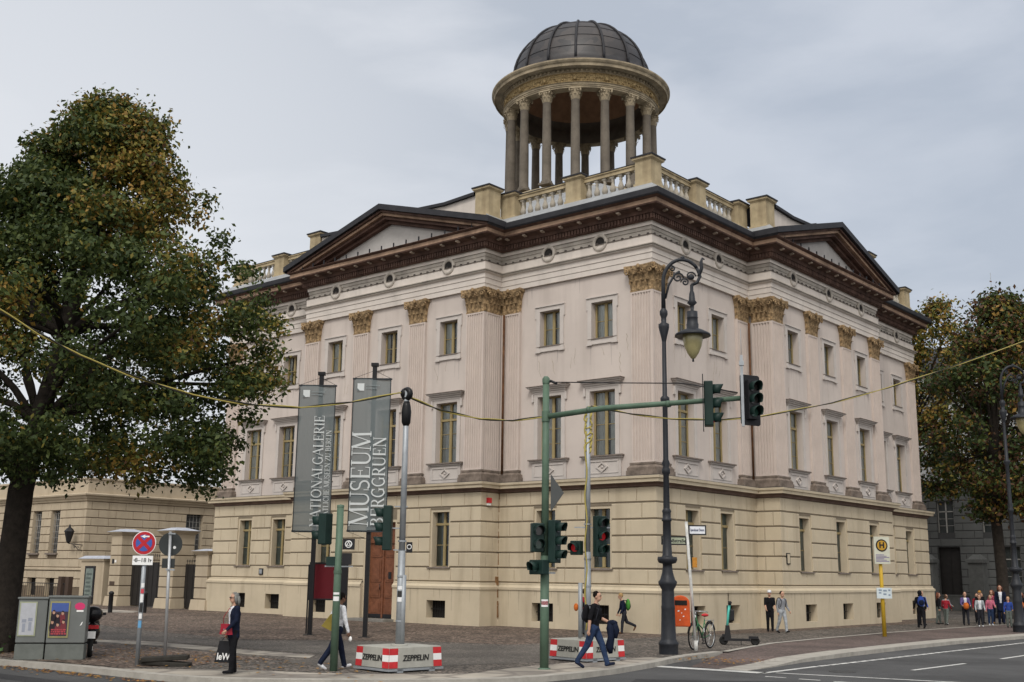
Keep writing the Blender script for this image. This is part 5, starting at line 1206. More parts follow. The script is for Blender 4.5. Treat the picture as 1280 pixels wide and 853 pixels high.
# lantern on the annex corner
lan=thing('wall_lantern','black wall lantern on a scrolled bracket at the annex corner','lantern',(AX,AY,0))
t=MB(); t.tube([(-.1,-.02,3.65),(-.5,-.35,3.7),(-.95,-.55,3.75)],.03,6); t.tube([(-.1,-.02,3.3),(-.3,-.2,3.35),(-.45,-.3,3.55),(-.6,-.4,3.65)],.025,6)
for i in range(2): t.tube([(-.3-.2*i-.09*(1-k/12)*math.cos(k*.6),-.2-.14*i,3.5+.09*(1-k/12)*math.sin(k*.6)) for k in range(11)],.016,5)
t.build('bracket',BLK,lan)
t=MB(); t.lathe([(.06,3.75),(.14,3.85),(.30,4.5),(.34,4.52),(.2,4.7),(.08,4.8),(.05,4.95),(0,5.0)],6,-.95,-.55,0,False); t.build('lamp_housing',BLK,lan)
t=MB(); t.lathe([(.10,3.9),(.25,4.45)],6,-.96,-.57,0,False); t.build('glass',M('lantern_glass',(.3,.28,.22),.2),lan)
# railing in front of the annex
rl=thing('iron_railing','low black iron railing in front of the annex','railing',(0,0,0))
t=MB(); y=.4
t.box(-75,-44.2,y-.02,y+.02,1.15,1.2); t.box(-75,-44.2,y-.02,y+.02,.2,.24)
for i in range(110): x=-44.3-i*.28; t.tube([(x,y,.1),(x,y,1.18)],.014,4)
t.build('bars',BLK,rl)
for x in (-44.3,-45.2,-55,-65): t=MB(); t.box(x-.2,x+.2,y-.15,y+.15,0,1.62); t.build('end_post',M('brown_post',(.06,.04,.03),.8),rl)
# gate pillars and gates
CAPL=M('zinc_cover',(.38,.40,.45),.35,.2,3)
def gate_pillar(x0,x1,y0,y1,h,label,cap=.18):
    g=thing('gate_pillar',label,'gate pillar',((x0+x1)/2,(y0+y1)/2,0),0,'rusticated gate pillars between the two buildings')
    w_,d=(x1-x0)/2,(y1-y0)/2
    t=MB(); n=int(h/.55); t.box(-w_+.03,w_-.03,-d+.03,d-.03,0,h,1)
    for i in range(n):
        z0=h*i/n; z1=h*(i+1)/n
        if i==0: t.frustum(0,0,0,z1-.03,w_+.16,d+.16,w_+.10,d+.10,0); 
        else: t.frustum(0,0,z0+.03,z1-.03 if i<n-1 else z1,w_,d,w_,d,0)
    t.build('shaft',[ANR,ANJ],g,bev=.015)
    t=MB(); t.frustum(0,0,h,h+.16,w_+.02,d+.02,w_+.16,d+.16,0); t.box(-w_-.2,w_+.2,-d-.2,d+.2,h+.16,h+.22,0); t.frustum(0,0,h+.22,h+.22+cap,w_+.24,d+.24,w_*.45,d*.45,1); t.build('cap',[ANR,CAPL],g)
    return g
g1=gate_pillar(-38.5,-37.35,-.3,1.0,4.1,'left tall gate pillar with a house number plate')
t=MB(); t.box(-.32,-.1,-.665,-.65,2.45,2.72,0); t.box(-.03,.14,-.665,-.65,2.52,2.66,1); t.box(-.42,.12,-.665,-.65,1.2,1.42,2); t.build('plates',[BLK,WHT,M('bronze_plate',(.07,.045,.03),.4)],g1)
gate_pillar(-33.2,-31.85,-.3,1.0,4.1,'right tall gate pillar next to the small gate')
gate_pillar(-30.0,-28.86,-.12,.9,2.95,'small gate pillar adjoining the museum wall',.12)
DG=M('black_sheet_gate',(.022,.02,.019),.5,.2)
def gate(x0,x1,h,label,arch=.0):
    g=thing('iron_gate',label,'gate',((x0+x1)/2,.5,0),0)
    w_=(x1-x0)/2
    t=MB(); t.box(-w_,w_,-.03,.03,.06,h); 
    for i in range(int(2*w_/.5)): x=-w_+.25+i*.5; t.box(x-.02,x+.02,-.05,-.03,.1,h)
    t.build('leaf',DG,g)
    t=MB()
    for i in range(int(2*w_/.22)): x=-w_+.11+i*.22; z=h+.18+.22*math.cos(x/w_*1.4)*(arch>0); t.tube([(x,0,h),(x,0,z+.1)],.012,4); t.torus((x,0,z),.06,.012,'y',8,4)
    t.build('spikes',BLK,g)
gate(-37.3,-33.25,2.55,'dark driveway gate between the two tall pillars',1); gate(-31.8,-30.05,2.45,'narrow dark gate next to the museum wall',0); gate(-39.6,-38.55,2.45,'narrow dark gate next to the display case',0)
dc=thing('display_case','narrow black framed display case in the rendered gate wall','display case',(-40.9,.2,0))
t=MB(); t.box(-1.4,1.25,-.2,.5,0,2.62); t.build('wall',ANR,dc,bev=.02)
t=MB(); t.box(-1.5,1.35,-.3,.6,2.62,2.74); t.frustum(-.07,.15,2.74,2.92,1.5,.5,1.2,.2,1); t.build('coping',[ANR,CAPL],dc)
t=MB(); t.box(-.8,.35,-.26,-.2,.05,2.3,0); t.box(-.65,.2,-.268,-.26,.15,2.15,1); 
for k in range(6): t.box(-.55,-.1+.08*(k%3),-.272,-.268,.5+.25*k,.62+.25*k,2)
t.build('glazed_case',[BLK,M('case_glass',(.16,.19,.17),.15,.3,3),M('case_print',(.08,.10,.09),.4)],dc)
# ------------------------------------------------------------------ neighbouring building on the right
nb=thing('neighbour_building','grey and white neighbouring building behind the street trees','building',(0,0,0))
NGR=M('grey_stone',(.095,.097,.094),.9,.15,.5,streak=.4,streakcol=(.08,.08,.08)); NGJ=M('grey_joint',(.05,.05,.05),.9); NWH=M('white_render',(.42,.43,.43),.85,.1,.5,streak=.3,streakcol=(.22,.22,.22))
s=Seg((-16,52),(1,0),(0,-1),24,1,1,()); s2=Seg((8,52),(0,1),(1,0),40,1,1,())
m=MB(); rows=[(.6+.58*i,.6+.58*(i+1)) for i in range(15)]
gops=[(8.3+i*3.4,9.6+i*3.4,5.7,8.1) for i in range(5)]+[(5.,6.2,5.7,8.1),(8.2,9.9,.1,4.6),(13.,14.3,1.8,4.6),(17.,18.3,1.8,4.6),(20.6,21.9,1.8,4.6)]
facade(m,s,rows,gops,9.3,n0=1.6); facade(m,s2,rows,[(3+i*3.4,4.3+i*3.4,1.8,4.6) for i in range(8)],9.3,n0=1.6)
m.build('stone_wall',[NGR,NGJ],nb,fix=False)
m=MB(); uops=[(8.2+i*3.4,9.7+i*3.4,10.6,13.2) for i in range(5)]+[(4.9,6.3,10.6,13.2)]+[(8.2+i*3.4,9.7+i*3.4,14.6,16.8) for i in range(5)]
panel(m,s,9.3,18.2,-.05,uops,.3); panel(m,s2,9.3,18.2,-.05,[(3+i*3.4,4.3+i*3.4,10.6,13.2) for i in range(8)],.3)
for (a,b,z0,z1) in uops:
    for q0,q1,za,zb in ((a-.25,a,z0,z1),(b,b+.25,z0,z1),(a-.35,b+.35,z1,z1+.3),(a-.3,b+.3,z0-.25,z0)):
        P=[s.T(q0,.06,za),s.T(q1,.06,za),s.T(q1,.06,zb),s.T(q0,.06,zb)]; Q=[s.T(q0,-.05,za),s.T(q1,-.05,za),s.T(q1,-.05,zb),s.T(q0,-.05,zb)]
        m.add(P+Q,[(0,1,2,3),(0,1,5,4),(1,2,6,5),(2,3,7,6),(3,0,4,7)],0)
m.build('upper_wall',NWH,nb,fix=False)
m=MB()
for q in (s,s2):
    for prof,mi in (([(-.05,9.25),(.1,9.3),(.2,9.5),(.3,9.55),(.3,9.7),(-.06,9.8)],0),([(-.05,18.),(.2,18.2),(.5,18.5),(.55,18.8),(-1,18.9)],0)):
        for i in range(len(prof)-1):
            (o0,z0),(o1,z1)=prof[i],prof[i+1]; a0,b0=q.rng(o0);a1,b1=q.rng(o1); m.quad(q.T(a0,o0,z0),q.T(b0,o0,z0),q.T(b1,o1,z1),q.T(a1,o1,z1))
m.build('cornice',NGR,nb,fix=False)
m=MB(); m.add([(-16,53,18.85),(7,53,18.85),(7,90,18.85),(-16,90,18.85),(-12,58,21.5),(3,58,21.5),(3,86,21.5),(-12,86,21.5)],[(0,1,5,4),(1,2,6,5),(2,3,7,6),(3,0,4,7),(4,5,6,7)]); m.build('roof',LEAD,nb)
for (a,b,z0,z1) in gops+uops:
    c=s.T((a+b)/2,0,z0); hw=(b-a)/2; h=z1-z0
    if z0<.5:
        t=MB(); t.box(-hw,hw,.3,.38,0,h); t.box(-.03,.03,.27,.3,0,h); t.build('door',DG,nb,c,s.rz); continue
    t=MB(); t.box(-hw,hw,.25,.3,0,h); r=t.build('window',M('neighbour_glass',(.03,.035,.035),.1,.3,2,spec=.6),nb,c,s.rz)
    t=MB(); t.box(-.05,.05,.2,.25,0,h); t.box(-hw,hw,.2,.25,h*.66,h*.66+.08); t.box(-hw,-hw+.08,.2,.25,0,h); t.box(hw-.08,hw,.2,.25,0,h)
    for k in (1,2): t.box(-hw,hw,.225,.25,h*.22*k,h*.22*k+.03)
    t.build('frame',GRL,r)
t=MB(); t.tube([(0,0,0),(0,0,2.2)],.09,6); t.tube([(0,0,2.2),(0,0,6.2)],.025,5); t.tube([(-.2,0,2.2),(.2,0,2.2)],.03,5)
an=t.build('roof_antenna',GRYM,None,(-3.8,57,20.9)); tag(an,'thin aerial mast standing on the roof behind the trees','antenna')
NP=M('neighbour_pier_stone',(.11,.112,.108),.9,.2)
for i,(x,y) in enumerate(((-5.9,44.5),(-2.6,45.))):
    t=MB(); t.box(-.5,.5,-.5,.5,0,3.3); t.box(-.62,.62,-.62,.62,3.3,3.55); t.frustum(0,0,3.55,3.9,.55,.55,.2,.2); o=t.build('stone_pier',NP,None,(x,y,0),bev=.02); tag(o,('stone pier next to the museum end wall','stone pier beside the tree trunk')[i],'gate pier','stone piers of the neighbouring forecourt')
m=MB(); m.box(-60,8,44.9,45.2,0,1.0); m.box(-60,8,44.86,45.24,1.0,1.1); o=m.build('forecourt_wall',NP); tag(o,'low grey forecourt wall behind the children','wall')
# ------------------------------------------------------------------ trees
BARK=M('dark_bark',(.026,.021,.017),.95,.4,6,.8,18)
def leafmat(name,c,var=.35):
    m=M(name,c,.6,var,9,spec=.25); nt=m.node_tree; b=nt.nodes['Principled BSDF']; out=nt.nodes['Material Output']
    tr=nt.nodes.new('ShaderNodeBsdfTranslucent'); ad=nt.nodes.new('ShaderNodeMixShader'); ad.inputs[0].default_value=.22
    src=b.inputs['Base Color'].links[0].from_socket; nt.links.new(src,tr.inputs['Color']); nt.links.new(b.outputs[0],ad.inputs[1]); nt.links.new(tr.outputs[0],ad.inputs[2]); nt.links.new(ad.outputs[0],out.inputs['Surface'])
    return m
LV=[leafmat('leaf_dark_green',(.036,.056,.016)),leafmat('leaf_green',(.072,.095,.024)),leafmat('leaf_yellow_green',(.175,.148,.028)),leafmat('leaf_orange',(.25,.15,.032)),leafmat('leaf_rust',(.085,.043,.022))]
def tree(name,label,loc,rz,trunk,blobs,leafsize,per,pal,seed,limbs=True,group=None,cfun=None):
    rg=np.random.default_rng(seed); T=thing(name,label,'tree',loc,rz,group)
    t=MB(); t.tube([p[:3] for p in trunk],[p[3] for p in trunk],14)
    r_=random.Random(seed)
    for i in range(5):
        a=i*1.26+.4; t.tube([(.0,0,.45),(trunk[0][3]*.75*math.cos(a),trunk[0][3]*.75*math.sin(a),.10),(trunk[0][3]*1.1*math.cos(a),trunk[0][3]*1.1*math.sin(a),-.08)],[trunk[0][3]*.5,trunk[0][3]*.28,.05],6)
    if limbs:
        for k in r_.sample(range(len(blobs)),min(len(blobs),60)):
            b=Vector(blobs[k][:3])
            if b.z<6.8: continue
            cand=[Vector(p[:3]) for p in trunk[3:] if p[2]<b.z-.2]
            if not cand: continue
            s_=cand[-1] if r_.random()<.6 else r_.choice(cand[-2:]); mid=s_.lerp(b,.5)+Vector((r_.uniform(-.3,.3),r_.uniform(-.3,.3),r_.uniform(0,.6)))
            t.tube([s_,s_.lerp(mid,.5)+Vector((0,0,.15)),mid,mid.lerp(b,.6),b],[.13,.10,.07,.045,.015],6,0,False)
    t.build('trunk',BARK,T,fix=False)
    V=[];MI=[]
    for (x,y,z,r) in blobs:
        n=int(per*(r*r)); 
        d=rg.normal(size=(n,3)); d/=np.linalg.norm(d,axis=1)[:,None]; rad=r*(.35+.65*rg.random(n)**.5)*(1+.32*rg.normal(size=n)).clip(.4,1.7)
        c=np.array([x,y,z])+d*rad[:,None]*np.array([1,1,.72])
        nrm=d*.5+rg.normal(size=(n,3))*.6+np.array([0,0,.35]); nrm/=np.linalg.norm(nrm,axis=1)[:,None]
        u=np.cross(nrm,rg.normal(size=(n,3))); u/=np.linalg.norm(u,axis=1)[:,None]; v=np.cross(nrm,u)
        s=leafsize*(.6+.8*rg.random(n))[:,None]
        droop=np.array([0,0,-.25])
        q=np.stack([c-u*s,c+v*s*.62+droop*s*.0,c+u*s*1.0+droop*s,c-v*s*.62],1); V.append(q)
        p=np.array(cfun(x,y,z,rg) if cfun else pal); p=p/p.sum(); MI.append(rg.choice(len(p),size=n,p=p))
    V=np.concatenate(V).reshape(-1,3); MI=np.concatenate(MI); n=len(MI)
    me=bpy.data.meshes.new('crown'); me.vertices.add(4*n); me.vertices.foreach_set('co',V.astype(np.float32).ravel()); me.loops.add(4*n); me.loops.foreach_set('vertex_index',np.arange(4*n,dtype=np.int32)); me.polygons.add(n); me.polygons.foreach_set('loop_start',np.arange(0,4*n,4,dtype=np.int32))
    for m_ in LV: me.materials.append(m_)
    me.polygons.foreach_set('material_index',MI.astype(np.int32)); me.update(calc_edges=True); me.validate()
    link('crown',me,T)
    return T
def envelope(rows,n,seed,rr,dep=.85):
    """rows: (z, left, right); blobs with the bias towards the outside of the crown"""
    r_=random.Random(seed); out=[]; zs=[q[0] for q in rows]
    while len(out)<n:
        z=r_.uniform(min(zs),max(zs)); 
        for (z0,l0,r0),(z1,l1,r1) in zip(rows,rows[1:]):
            if z1<=z<=z0:
                f=(z-z1)/(z0-z1+1e-9); l=l1+(l0-l1)*f; r=r1+(r0-r1)*f; break
        R_=r_.uniform(*rr); hw=(r-l)/2; 
        if hw<R_*.5: R_=max(.35,hw)
        a=r_.uniform(0,6.283); q=r_.random()**.38; e=max(.05,hw-R_*.75)
        if r_.random()>min(1,(hw/2.4)**.55+.1): continue
        out.append(((l+r)/2+e*q*math.cos(a),e*dep*q*math.sin(a),z,R_))
    return out
rows=[(15.2,.9,2.3),(14.8,.3,3.1),(14.2,-.3,3.7),(13.5,-.6,3.95),(12.4,-1.4,4.3),(11.4,-2.6,5.),(10.8,-3.4,5.6),(9.8,-4.2,6.6),(9.,-4.8,7.1),(8.,-5.2,7.3),(7.,-5.2,7.),(6.,-5.,6.5),(5.4,-4.6,6.1),(4.9,-3.8,5.6)]
bl=envelope(rows,510,11,(.38,.78))+[(-.9+.45*(i%5)+.1*math.sin(i*4.),1.2*math.sin(i*2.7),11.2+.42*(i//5),.6) for i in range(20)]+[(-.05+.35*math.cos(i*2.4),.5*math.sin(i*2.4),13.9+.12*i-.02*i*i,.42) for i in range(9)]+[(1.7+.45*math.cos(i*2.4),.5*math.sin(i*2.4),14.9+.08*i,.34) for i in range(7)]+[(lx+.2*math.sin(i*3.),1.3*math.sin(i*2.1),lz,.46) for i,(lx,lz) in enumerate(((5.1,11.3),(5.6,10.6),(6.0,10.1),(6.3,9.6),(6.6,9.1),(6.8,8.6),(6.85,8.1),(6.5,7.5),(6.1,6.9),(5.9,6.3),(5.8,5.7),(5.5,5.1),(4.5,12.),(4.0,12.8),(6.2,9.0),(6.3,8.3),(5.9,9.5),(5.4,5.5)))]+[(1.9,.2,15.25,.42),(1.7,-.3,14.7,.55),(2.9,.3,14.5,.5),(3.1,.1,14.75,.35),(1.1,-.2,14.4,.5),(.3,.2,14.0,.5),(3.3,-.3,13.9,.5),(3.6,.1,13.3,.5),(.4,-.4,14.4,.36),(-.3,.3,13.4,.55),(5.6,-.3,4.8,.5),(4.8,.3,4.6,.5),(3.6,.5,4.75,.5),(2.6,-.4,4.8,.5)]+[(-2.5+.34*i+.2*math.sin(i*5.),-2.4+4.8*((i*.618)%1),4.95+.35*math.sin(i*2.3),.62) for i in range(24)]
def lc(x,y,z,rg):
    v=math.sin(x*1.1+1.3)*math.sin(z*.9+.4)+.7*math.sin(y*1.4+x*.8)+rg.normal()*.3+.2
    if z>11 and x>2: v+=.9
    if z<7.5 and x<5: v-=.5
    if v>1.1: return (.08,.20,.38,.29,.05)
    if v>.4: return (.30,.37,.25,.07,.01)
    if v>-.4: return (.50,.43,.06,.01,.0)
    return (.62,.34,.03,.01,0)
TRL=[(0,0,-.1,.54),(.02,0,.5,.41),(.06,0,1.5,.37),(.12,0,3.0,.34),(.16,0,4.2,.33),(.4,.1,6,.27),(.9,.1,8.5,.2),(1.5,0,11,.12),(2.0,0,14,.03)]
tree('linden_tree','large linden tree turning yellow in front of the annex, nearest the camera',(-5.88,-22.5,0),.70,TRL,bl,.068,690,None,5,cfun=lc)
rows2=[(14.4,-1.5,.4),(13,-2.4,1.3),(11,-3.2,2.2),(9,-3.6,2.8),(7,-3.8,2.8),(5,-3.4,2.2)]
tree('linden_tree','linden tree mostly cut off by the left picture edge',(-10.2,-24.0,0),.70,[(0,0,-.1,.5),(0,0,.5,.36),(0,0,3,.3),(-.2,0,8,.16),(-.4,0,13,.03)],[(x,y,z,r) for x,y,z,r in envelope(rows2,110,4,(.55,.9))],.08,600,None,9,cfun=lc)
rows3=[(18.9,.2,2.0),(18.0,-.8,3.4),(16.6,-1.8,4.6),(15.2,-2.8,5.4),(13.5,-4.2,5.8),(11.5,-4.4,5.8),(9.5,-4.2,5.5),(7.4,-3.4,4.8),(6.0,-1.8,3.6)]
def rc(x,y,z,rg):
    v=rg.normal()*.7+math.sin(x*.9)*.5
    if v>.6: return (.2,.15,.15,.15,.35)
    if v>-.2: return (.38,.12,.06,.06,.38)
    return (.55,.2,.04,.03,.18)
tree('street_tree','reddish brown street tree behind the group of children',(2.9,32,0),.70,[(0,0,-.1,.5),(.02,0,.5,.36),(0.05,0,2.5,.32),(-.05,0,5.5,.30),(.2,0,9,.22),(.3,0,13,.14),(.5,0,18,.03)],[q for q in envelope(rows3,190,21,(.7,1.25)) if not ((-3.8<q[0]<-.9 and 11.6<q[2]<13.4) or (q[2]<9.6 and q[0]<-1.6))],.13,200,None,6,cfun=rc,group=None)
rows4=[(21.6,-.6,.9),(20.5,-2.0,2.2),(19,-2.9,3.2),(17,-3.4,4.0),(14,-3.6,4.4),(11,-3.4,4.2),(8,-2.4,3.2)]
tree('street_tree','lighter yellowish tree just beyond the museum far corner',(-7.2,43,0),.0,[(0,0,-.1,.5),(0,0,.5,.34),(0,0,5,.28),(.8,0,12,.18),(2.5,0,20,.03)],[(x_+3.4,y_,z_,r_) for x_,y_,z_,r_ in envelope(rows4,120,31,(.7,1.3))],.13,160,None,7,cfun=lambda x,y,z,rg:(.10,.22,.36,.26,.06) if z>13 else (.40,.25,.14,.1,.11))
rows5=[(22.5,-1,2.),(20,-3.5,4.5),(17,-4.5,5.5),(13,-5,6),(9,-4.5,5.5),(6.5,-3,4)]
tree('street_tree','dark broad tree further along the street at the right edge',(7.2,47,0),.70,[(0,0,-.1,.5),(0,0,.5,.34),(0,0,5,.28),(0,0,12,.18),(0,0,20,.03)],envelope(rows5,150,41,(1.0,1.6)),.17,130,None,8,cfun=rc)
# leafy shoots at the foot of the big tree
t=MB()
for k in range(160):
    a=rnd.uniform(0,6.28); r=abs(rnd.gauss(0,.38)); x,y,z=r*math.cos(a),r*math.sin(a),abs(rnd.gauss(0,.28)); s_=rnd.uniform(.05,.09)
    n=Vector((rnd.gauss(0,1),rnd.gauss(0,1),1)).normalized(); u=n.orthogonal().normalized(); u.rotate(Matrix.Rotation(rnd.uniform(0,6),3,n)); v=n.cross(u)
    c=Vector((x,y,z+.03)); t.quad(c-u*s_,c+v*s_*.6,c+u*s_,c-v*s_*.6,0)
o=t.build('shrub',[leafmat('shoot_green',(.05,.11,.03))],None,(-5.55,-23.1,0),fix=False); tag(o,'green leafy shoots at the foot of the large linden','plant')
# ------------------------------------------------------------------ people
SK=M('skin',(.46,.27,.19),.55,.06,8); SKD=M('dark_skin',(.16,.085,.055),.55,.06,8)
def cloth(n,c): return M(n,c,.95,.30,7,.9,15,spec=.06)
C_=dict(navy=cloth('navy_cloth',(.012,.016,.032)),black=cloth('black_cloth',(.012,.012,.014)),white=cloth('white_cloth',(.62,.63,.66)),jeans=cloth('blue_jeans',(.026,.043,.09)),dark=cloth('dark_trousers',(.025,.026,.032)),grey=cloth('grey_cloth',(.22,.23,.25)),lgrey=cloth('light_grey_trousers',(.30,.32,.34)),blue=cloth('blue_jacket',(.03,.06,.24)),red=cloth('red_jacket',(.24,.02,.03)),purple=cloth('violet_jacket',(.10,.08,.20)),pink=cloth('pink_jacket',(.45,.13,.19)),orange=cloth('orange_cloth',(.5,.13,.03)),green=cloth('green_cloth',(.06,.22,.04)),brown=cloth('brown_leather',(.11,.055,.03)),tan=cloth('tan_boots',(.38,.20,.06)),olive=cloth('olive_grey_trousers',(.10,.115,.105)),teal=cloth('grey_teal',(.16,.2,.2)))
HAIR=dict(brown=M('brown_hair',(.05,.028,.015),.6,.3,20),blond=M('blond_hair',(.30,.19,.08),.6,.3,20),black=M('black_hair',(.010,.008,.007),.8,.3,20,spec=.08),grey=M('grey_hair',(.16,.16,.15),.6,.3,20),red=M('auburn_hair',(.13,.04,.02),.6,.3,20))
EYE=M('eye_dark',(.02,.015,.012),.3); LIP=M('lips',(.32,.13,.11),.5)
def person(label,x,y,face,h,top,bottom,shoes,hair='brown',hstyle='short',legs=((8,4),(-8,6)),arms=((5,12,8),(-5,12,8)),lean=0,sleeve=True,skin=None,accent=None,coat=0,head_turn=0,head_nod=0,glasses=False,group=None,z0=0,female=False,vox=.0085,hood=None):
    sk=skin or SK; mats=[sk,C_[top],C_[bottom],C_[shoes],C_[accent] if accent else C_[top]]
    Bn=[]; t=MB()
    def cap(p0,p1,r0,r1,mi,n=10):
        p0,p1=Vector(p0),Vector(p1); t.tube([p0,p1],[r0,r1],n); t.ell(p0,r0,0,10,8); t.ell(p1,r1,0,10,8); Bn.append((p0,p1,(r0+r1)/2,mi))
    def el(c,r,mi,rot=None): t.ell(c,r,0,16,12,rot); Bn.append((Vector(c),Vector(c)+Vector((0,0,.001)),min(r),mi))
    hipz=.525; hx=.05
    ln=R(lean); up=Vector((0,-math.sin(ln),math.cos(ln))); fw=Vector((0,-math.cos(ln),-math.sin(ln)))
    hip=Vector((0,0,hipz)); 
    def TP(x,f,u): return hip+Vector((x,0,0))+fw*f+up*u
    # torso
    sw=.096 if (female or h<1.63) else .112
    el(TP(0,0,.0),(.096,.070,.07),2); el(TP(0,.002,.09),(.088,.066,.09),1); el(TP(0,.006,.20),(sw*.96,.074,.12),1)
    cap(TP(-sw+.02,0,.275),TP(sw-.02,0,.275),.036,.036,1); cap(TP(0,.0,.29),TP(0,.012,.345),.031,.028,0)
    cap(TP(0,.0,.05),TP(0,0,.2),.072,.08,1)
    if coat: cap(TP(-.03,0,.04),TP(-.035,.0,-coat),.066,.070,1); cap(TP(.03,0,.04),TP(.035,.0,-coat),.066,.070,1)
    # legs
    feet=[]
    for sx,(a,b) in zip((1,-1),legs):
        hp=hip+Vector((sx*hx,0,-.01)); a_,s_=R(a),R(a-b)
        kn=hp+Vector((sx*.004,-math.sin(a_),-math.cos(a_)))*.245; kn.x=hp.x+sx*.004
        an=kn+Vector((0,-math.sin(s_),-math.cos(s_)))*.238
        cap(hp,kn,.059,.045,2); cap(kn,an,.043,.034,2)
        fd=Vector((0,-math.cos(s_*.8),math.sin(s_*.8)*1.0)) if s_>0 else Vector((0,-math.cos(s_*1.0),math.sin(s_*1.0)))
        heel=an+Vector((0,.012,-.022)); toe=an+fd*.095+Vector((0,0,-.026)); cap(heel,toe,.026,.021,3); feet+=[heel.z-.026,toe.z-.021]
    # arms: (shoulder swing, elbow bend, outward)
    hands=[]
    for sx,(a,b,ou) in zip((1,-1),arms):
        sh=TP(sx*(sw+.008),0,.275); a_,o_=R(a),R(ou)
        d=Vector((sx*math.sin(o_),-math.sin(a_)*math.cos(o_),-math.cos(a_)*math.cos(o_))); el_=sh+d*.165
        e_=R(a+b); d2=Vector((sx*math.sin(o_)*.35-sx*.12*(b>40),-math.sin(e_),-math.cos(e_))).normalized(); wr=el_+d2*.145
        cap(sh,el_,.037,.031,1); cap(el_,wr,.030 if sleeve else .026,.022 if sleeve else .019,1 if sleeve else 0); cap(wr,wr+d2*.045,.017,.015,0); hands.append((wr+d2*.045,d2,sx))
    # head
    hc=TP(0,.022,.405); Hr=Matrix.Rotation(R(head_turn),3,'Z')@Matrix.Rotation(R(head_nod),3,'X')
    hs=1.14 if h<1.63 else 1.0; hc=hc+up*.05*(hs-1)
    def HP(x,y,z): return hc+Hr@Vector((x*hs,y*hs,z*hs))
    def E3(a,b,c): return (a*hs,b*hs,c*hs)
    el(HP(0,.004,.012),E3(.044,.054,.056),0,Hr); el(HP(0,-.012,-.028),E3(.034,.038,.040),0,Hr)
    me0=t.mesh('tmp',[sk],True); ob=bpy.data.objects.new('tmp',me0); COL.objects.link(ob)
    md=ob.modifiers.new('r','REMESH'); md.mode='VOXEL'; md.voxel_size=vox; md2=ob.modifiers.new('s','SMOOTH'); md2.iterations=4; md2.factor=.5
    dg=bpy.context.evaluated_depsgraph_get(); me=bpy.data.meshes.new_from_object(ob.evaluated_get(dg)); bpy.data.objects.remove(ob)
    nv=len(me.vertices); co=np.empty(nv*3,np.float32); me.vertices.foreach_get('co',co); co=co.reshape(-1,3)
    nf=len(me.polygons); fc=np.empty(nf*3,np.float32); me.polygons.foreach_get('center',fc); fc=fc.reshape(-1,3)
    best=np.full(nf,1e9); mi=np.zeros(nf,int)
    for p0,p1,r,m_ in Bn:
        p0,p1=np.array(p0),np.array(p1); d=p1-p0; L2=max(1e-9,d@d); q=((fc-p0)@d/L2).clip(0,1); dist=np.linalg.norm(fc-(p0+q[:,None]*d),axis=1)-r
        k=dist<best; best[k]=dist[k]; mi[k]=m_
    if accent:
        rel=(fc[:,2]-hipz)/.29; k=(mi==1)&(fc[:,1]<-.028)&(np.abs(fc[:,0])<.018+.028*np.clip(rel,0,1.1))&(fc[:,2]>hipz-.03); mi[k]=4
    mb=MB(); mb.v=[tuple(p) for p in co]; mb.f=[tuple(p.vertices) for p in me.polygons]; mb.m=[int(q) for q in mi]; mb.sm=[True]*nf
    bpy.data.meshes.remove(me)
    for (c,d,sx) in hands:   # palm, four fingers and thumb
        side=d.cross(Vector((1,0,0))).normalized(); nn=Vector((-sx,0,0))
        for q,(off,L1) in enumerate(((-.012,.034),(-.004,.040),(.004,.038),(.012,.030))):
            b0=c+side*off*1.1; mb.tube([b0-d*.006,b0+d*L1*.45,b0+d*L1*.8+nn*.010,b0+d*L1*.95+nn*.024],[.0056,.0054,.005,.004],6,0)
        mb.tube([c-d*.022-side*.012,c+d*.0-side*.024+nn*.006,c+d*.018-side*.024+nn*.014],[.0065,.006,.0045],6,0)
    mb.ell(HP(0,-.053,-.012),(.0075,.011,.012),0,8,6,Hr); 
    for sx in (-1,1): mb.ell(HP(sx*.045,.004,-.008),(.006,.012,.016),0,8,6,Hr)
    zmin=min(feet)
    for i,p in enumerate(mb.v): mb.v[i]=(p[0]*h,p[1]*h,(p[2]-zmin)*h)
    rz=face_to(*face); o=mb.build('person',mats,None,(x,y,z0),rz,fix=False); tag(o,label,'person',group)
    f=MB()
    for sx in (-1,1): f.ell(HP(sx*.0175,-.047,.004),(.0062,.004,.0042),0,8,6,Hr)
    f.ell(HP(0,-.048,-.034),(.013,.005,.0035),1,8,6,Hr)
    for sx in (-1,1): f.ell(HP(sx*.018,-.0475,.016),(.011,.004,.0025),2,8,6,Hr)
    if glasses:
        for sx in (-1,1): f.ell(HP(sx*.018,-.051,.003),(.016,.005,.011),0,10,6,Hr); f.tube([HP(sx*.034,-.045,.005),HP(sx*.046,.005,.005)],.0025,5)
    for i,p in enumerate(f.v): f.v[i]=(p[0]*h,p[1]*h,(p[2]-zmin)*h)
    f.build('face',[EYE,LIP,HAIR[hair]],o,fix=False)
    g=MB(); hm=HAIR[hair]
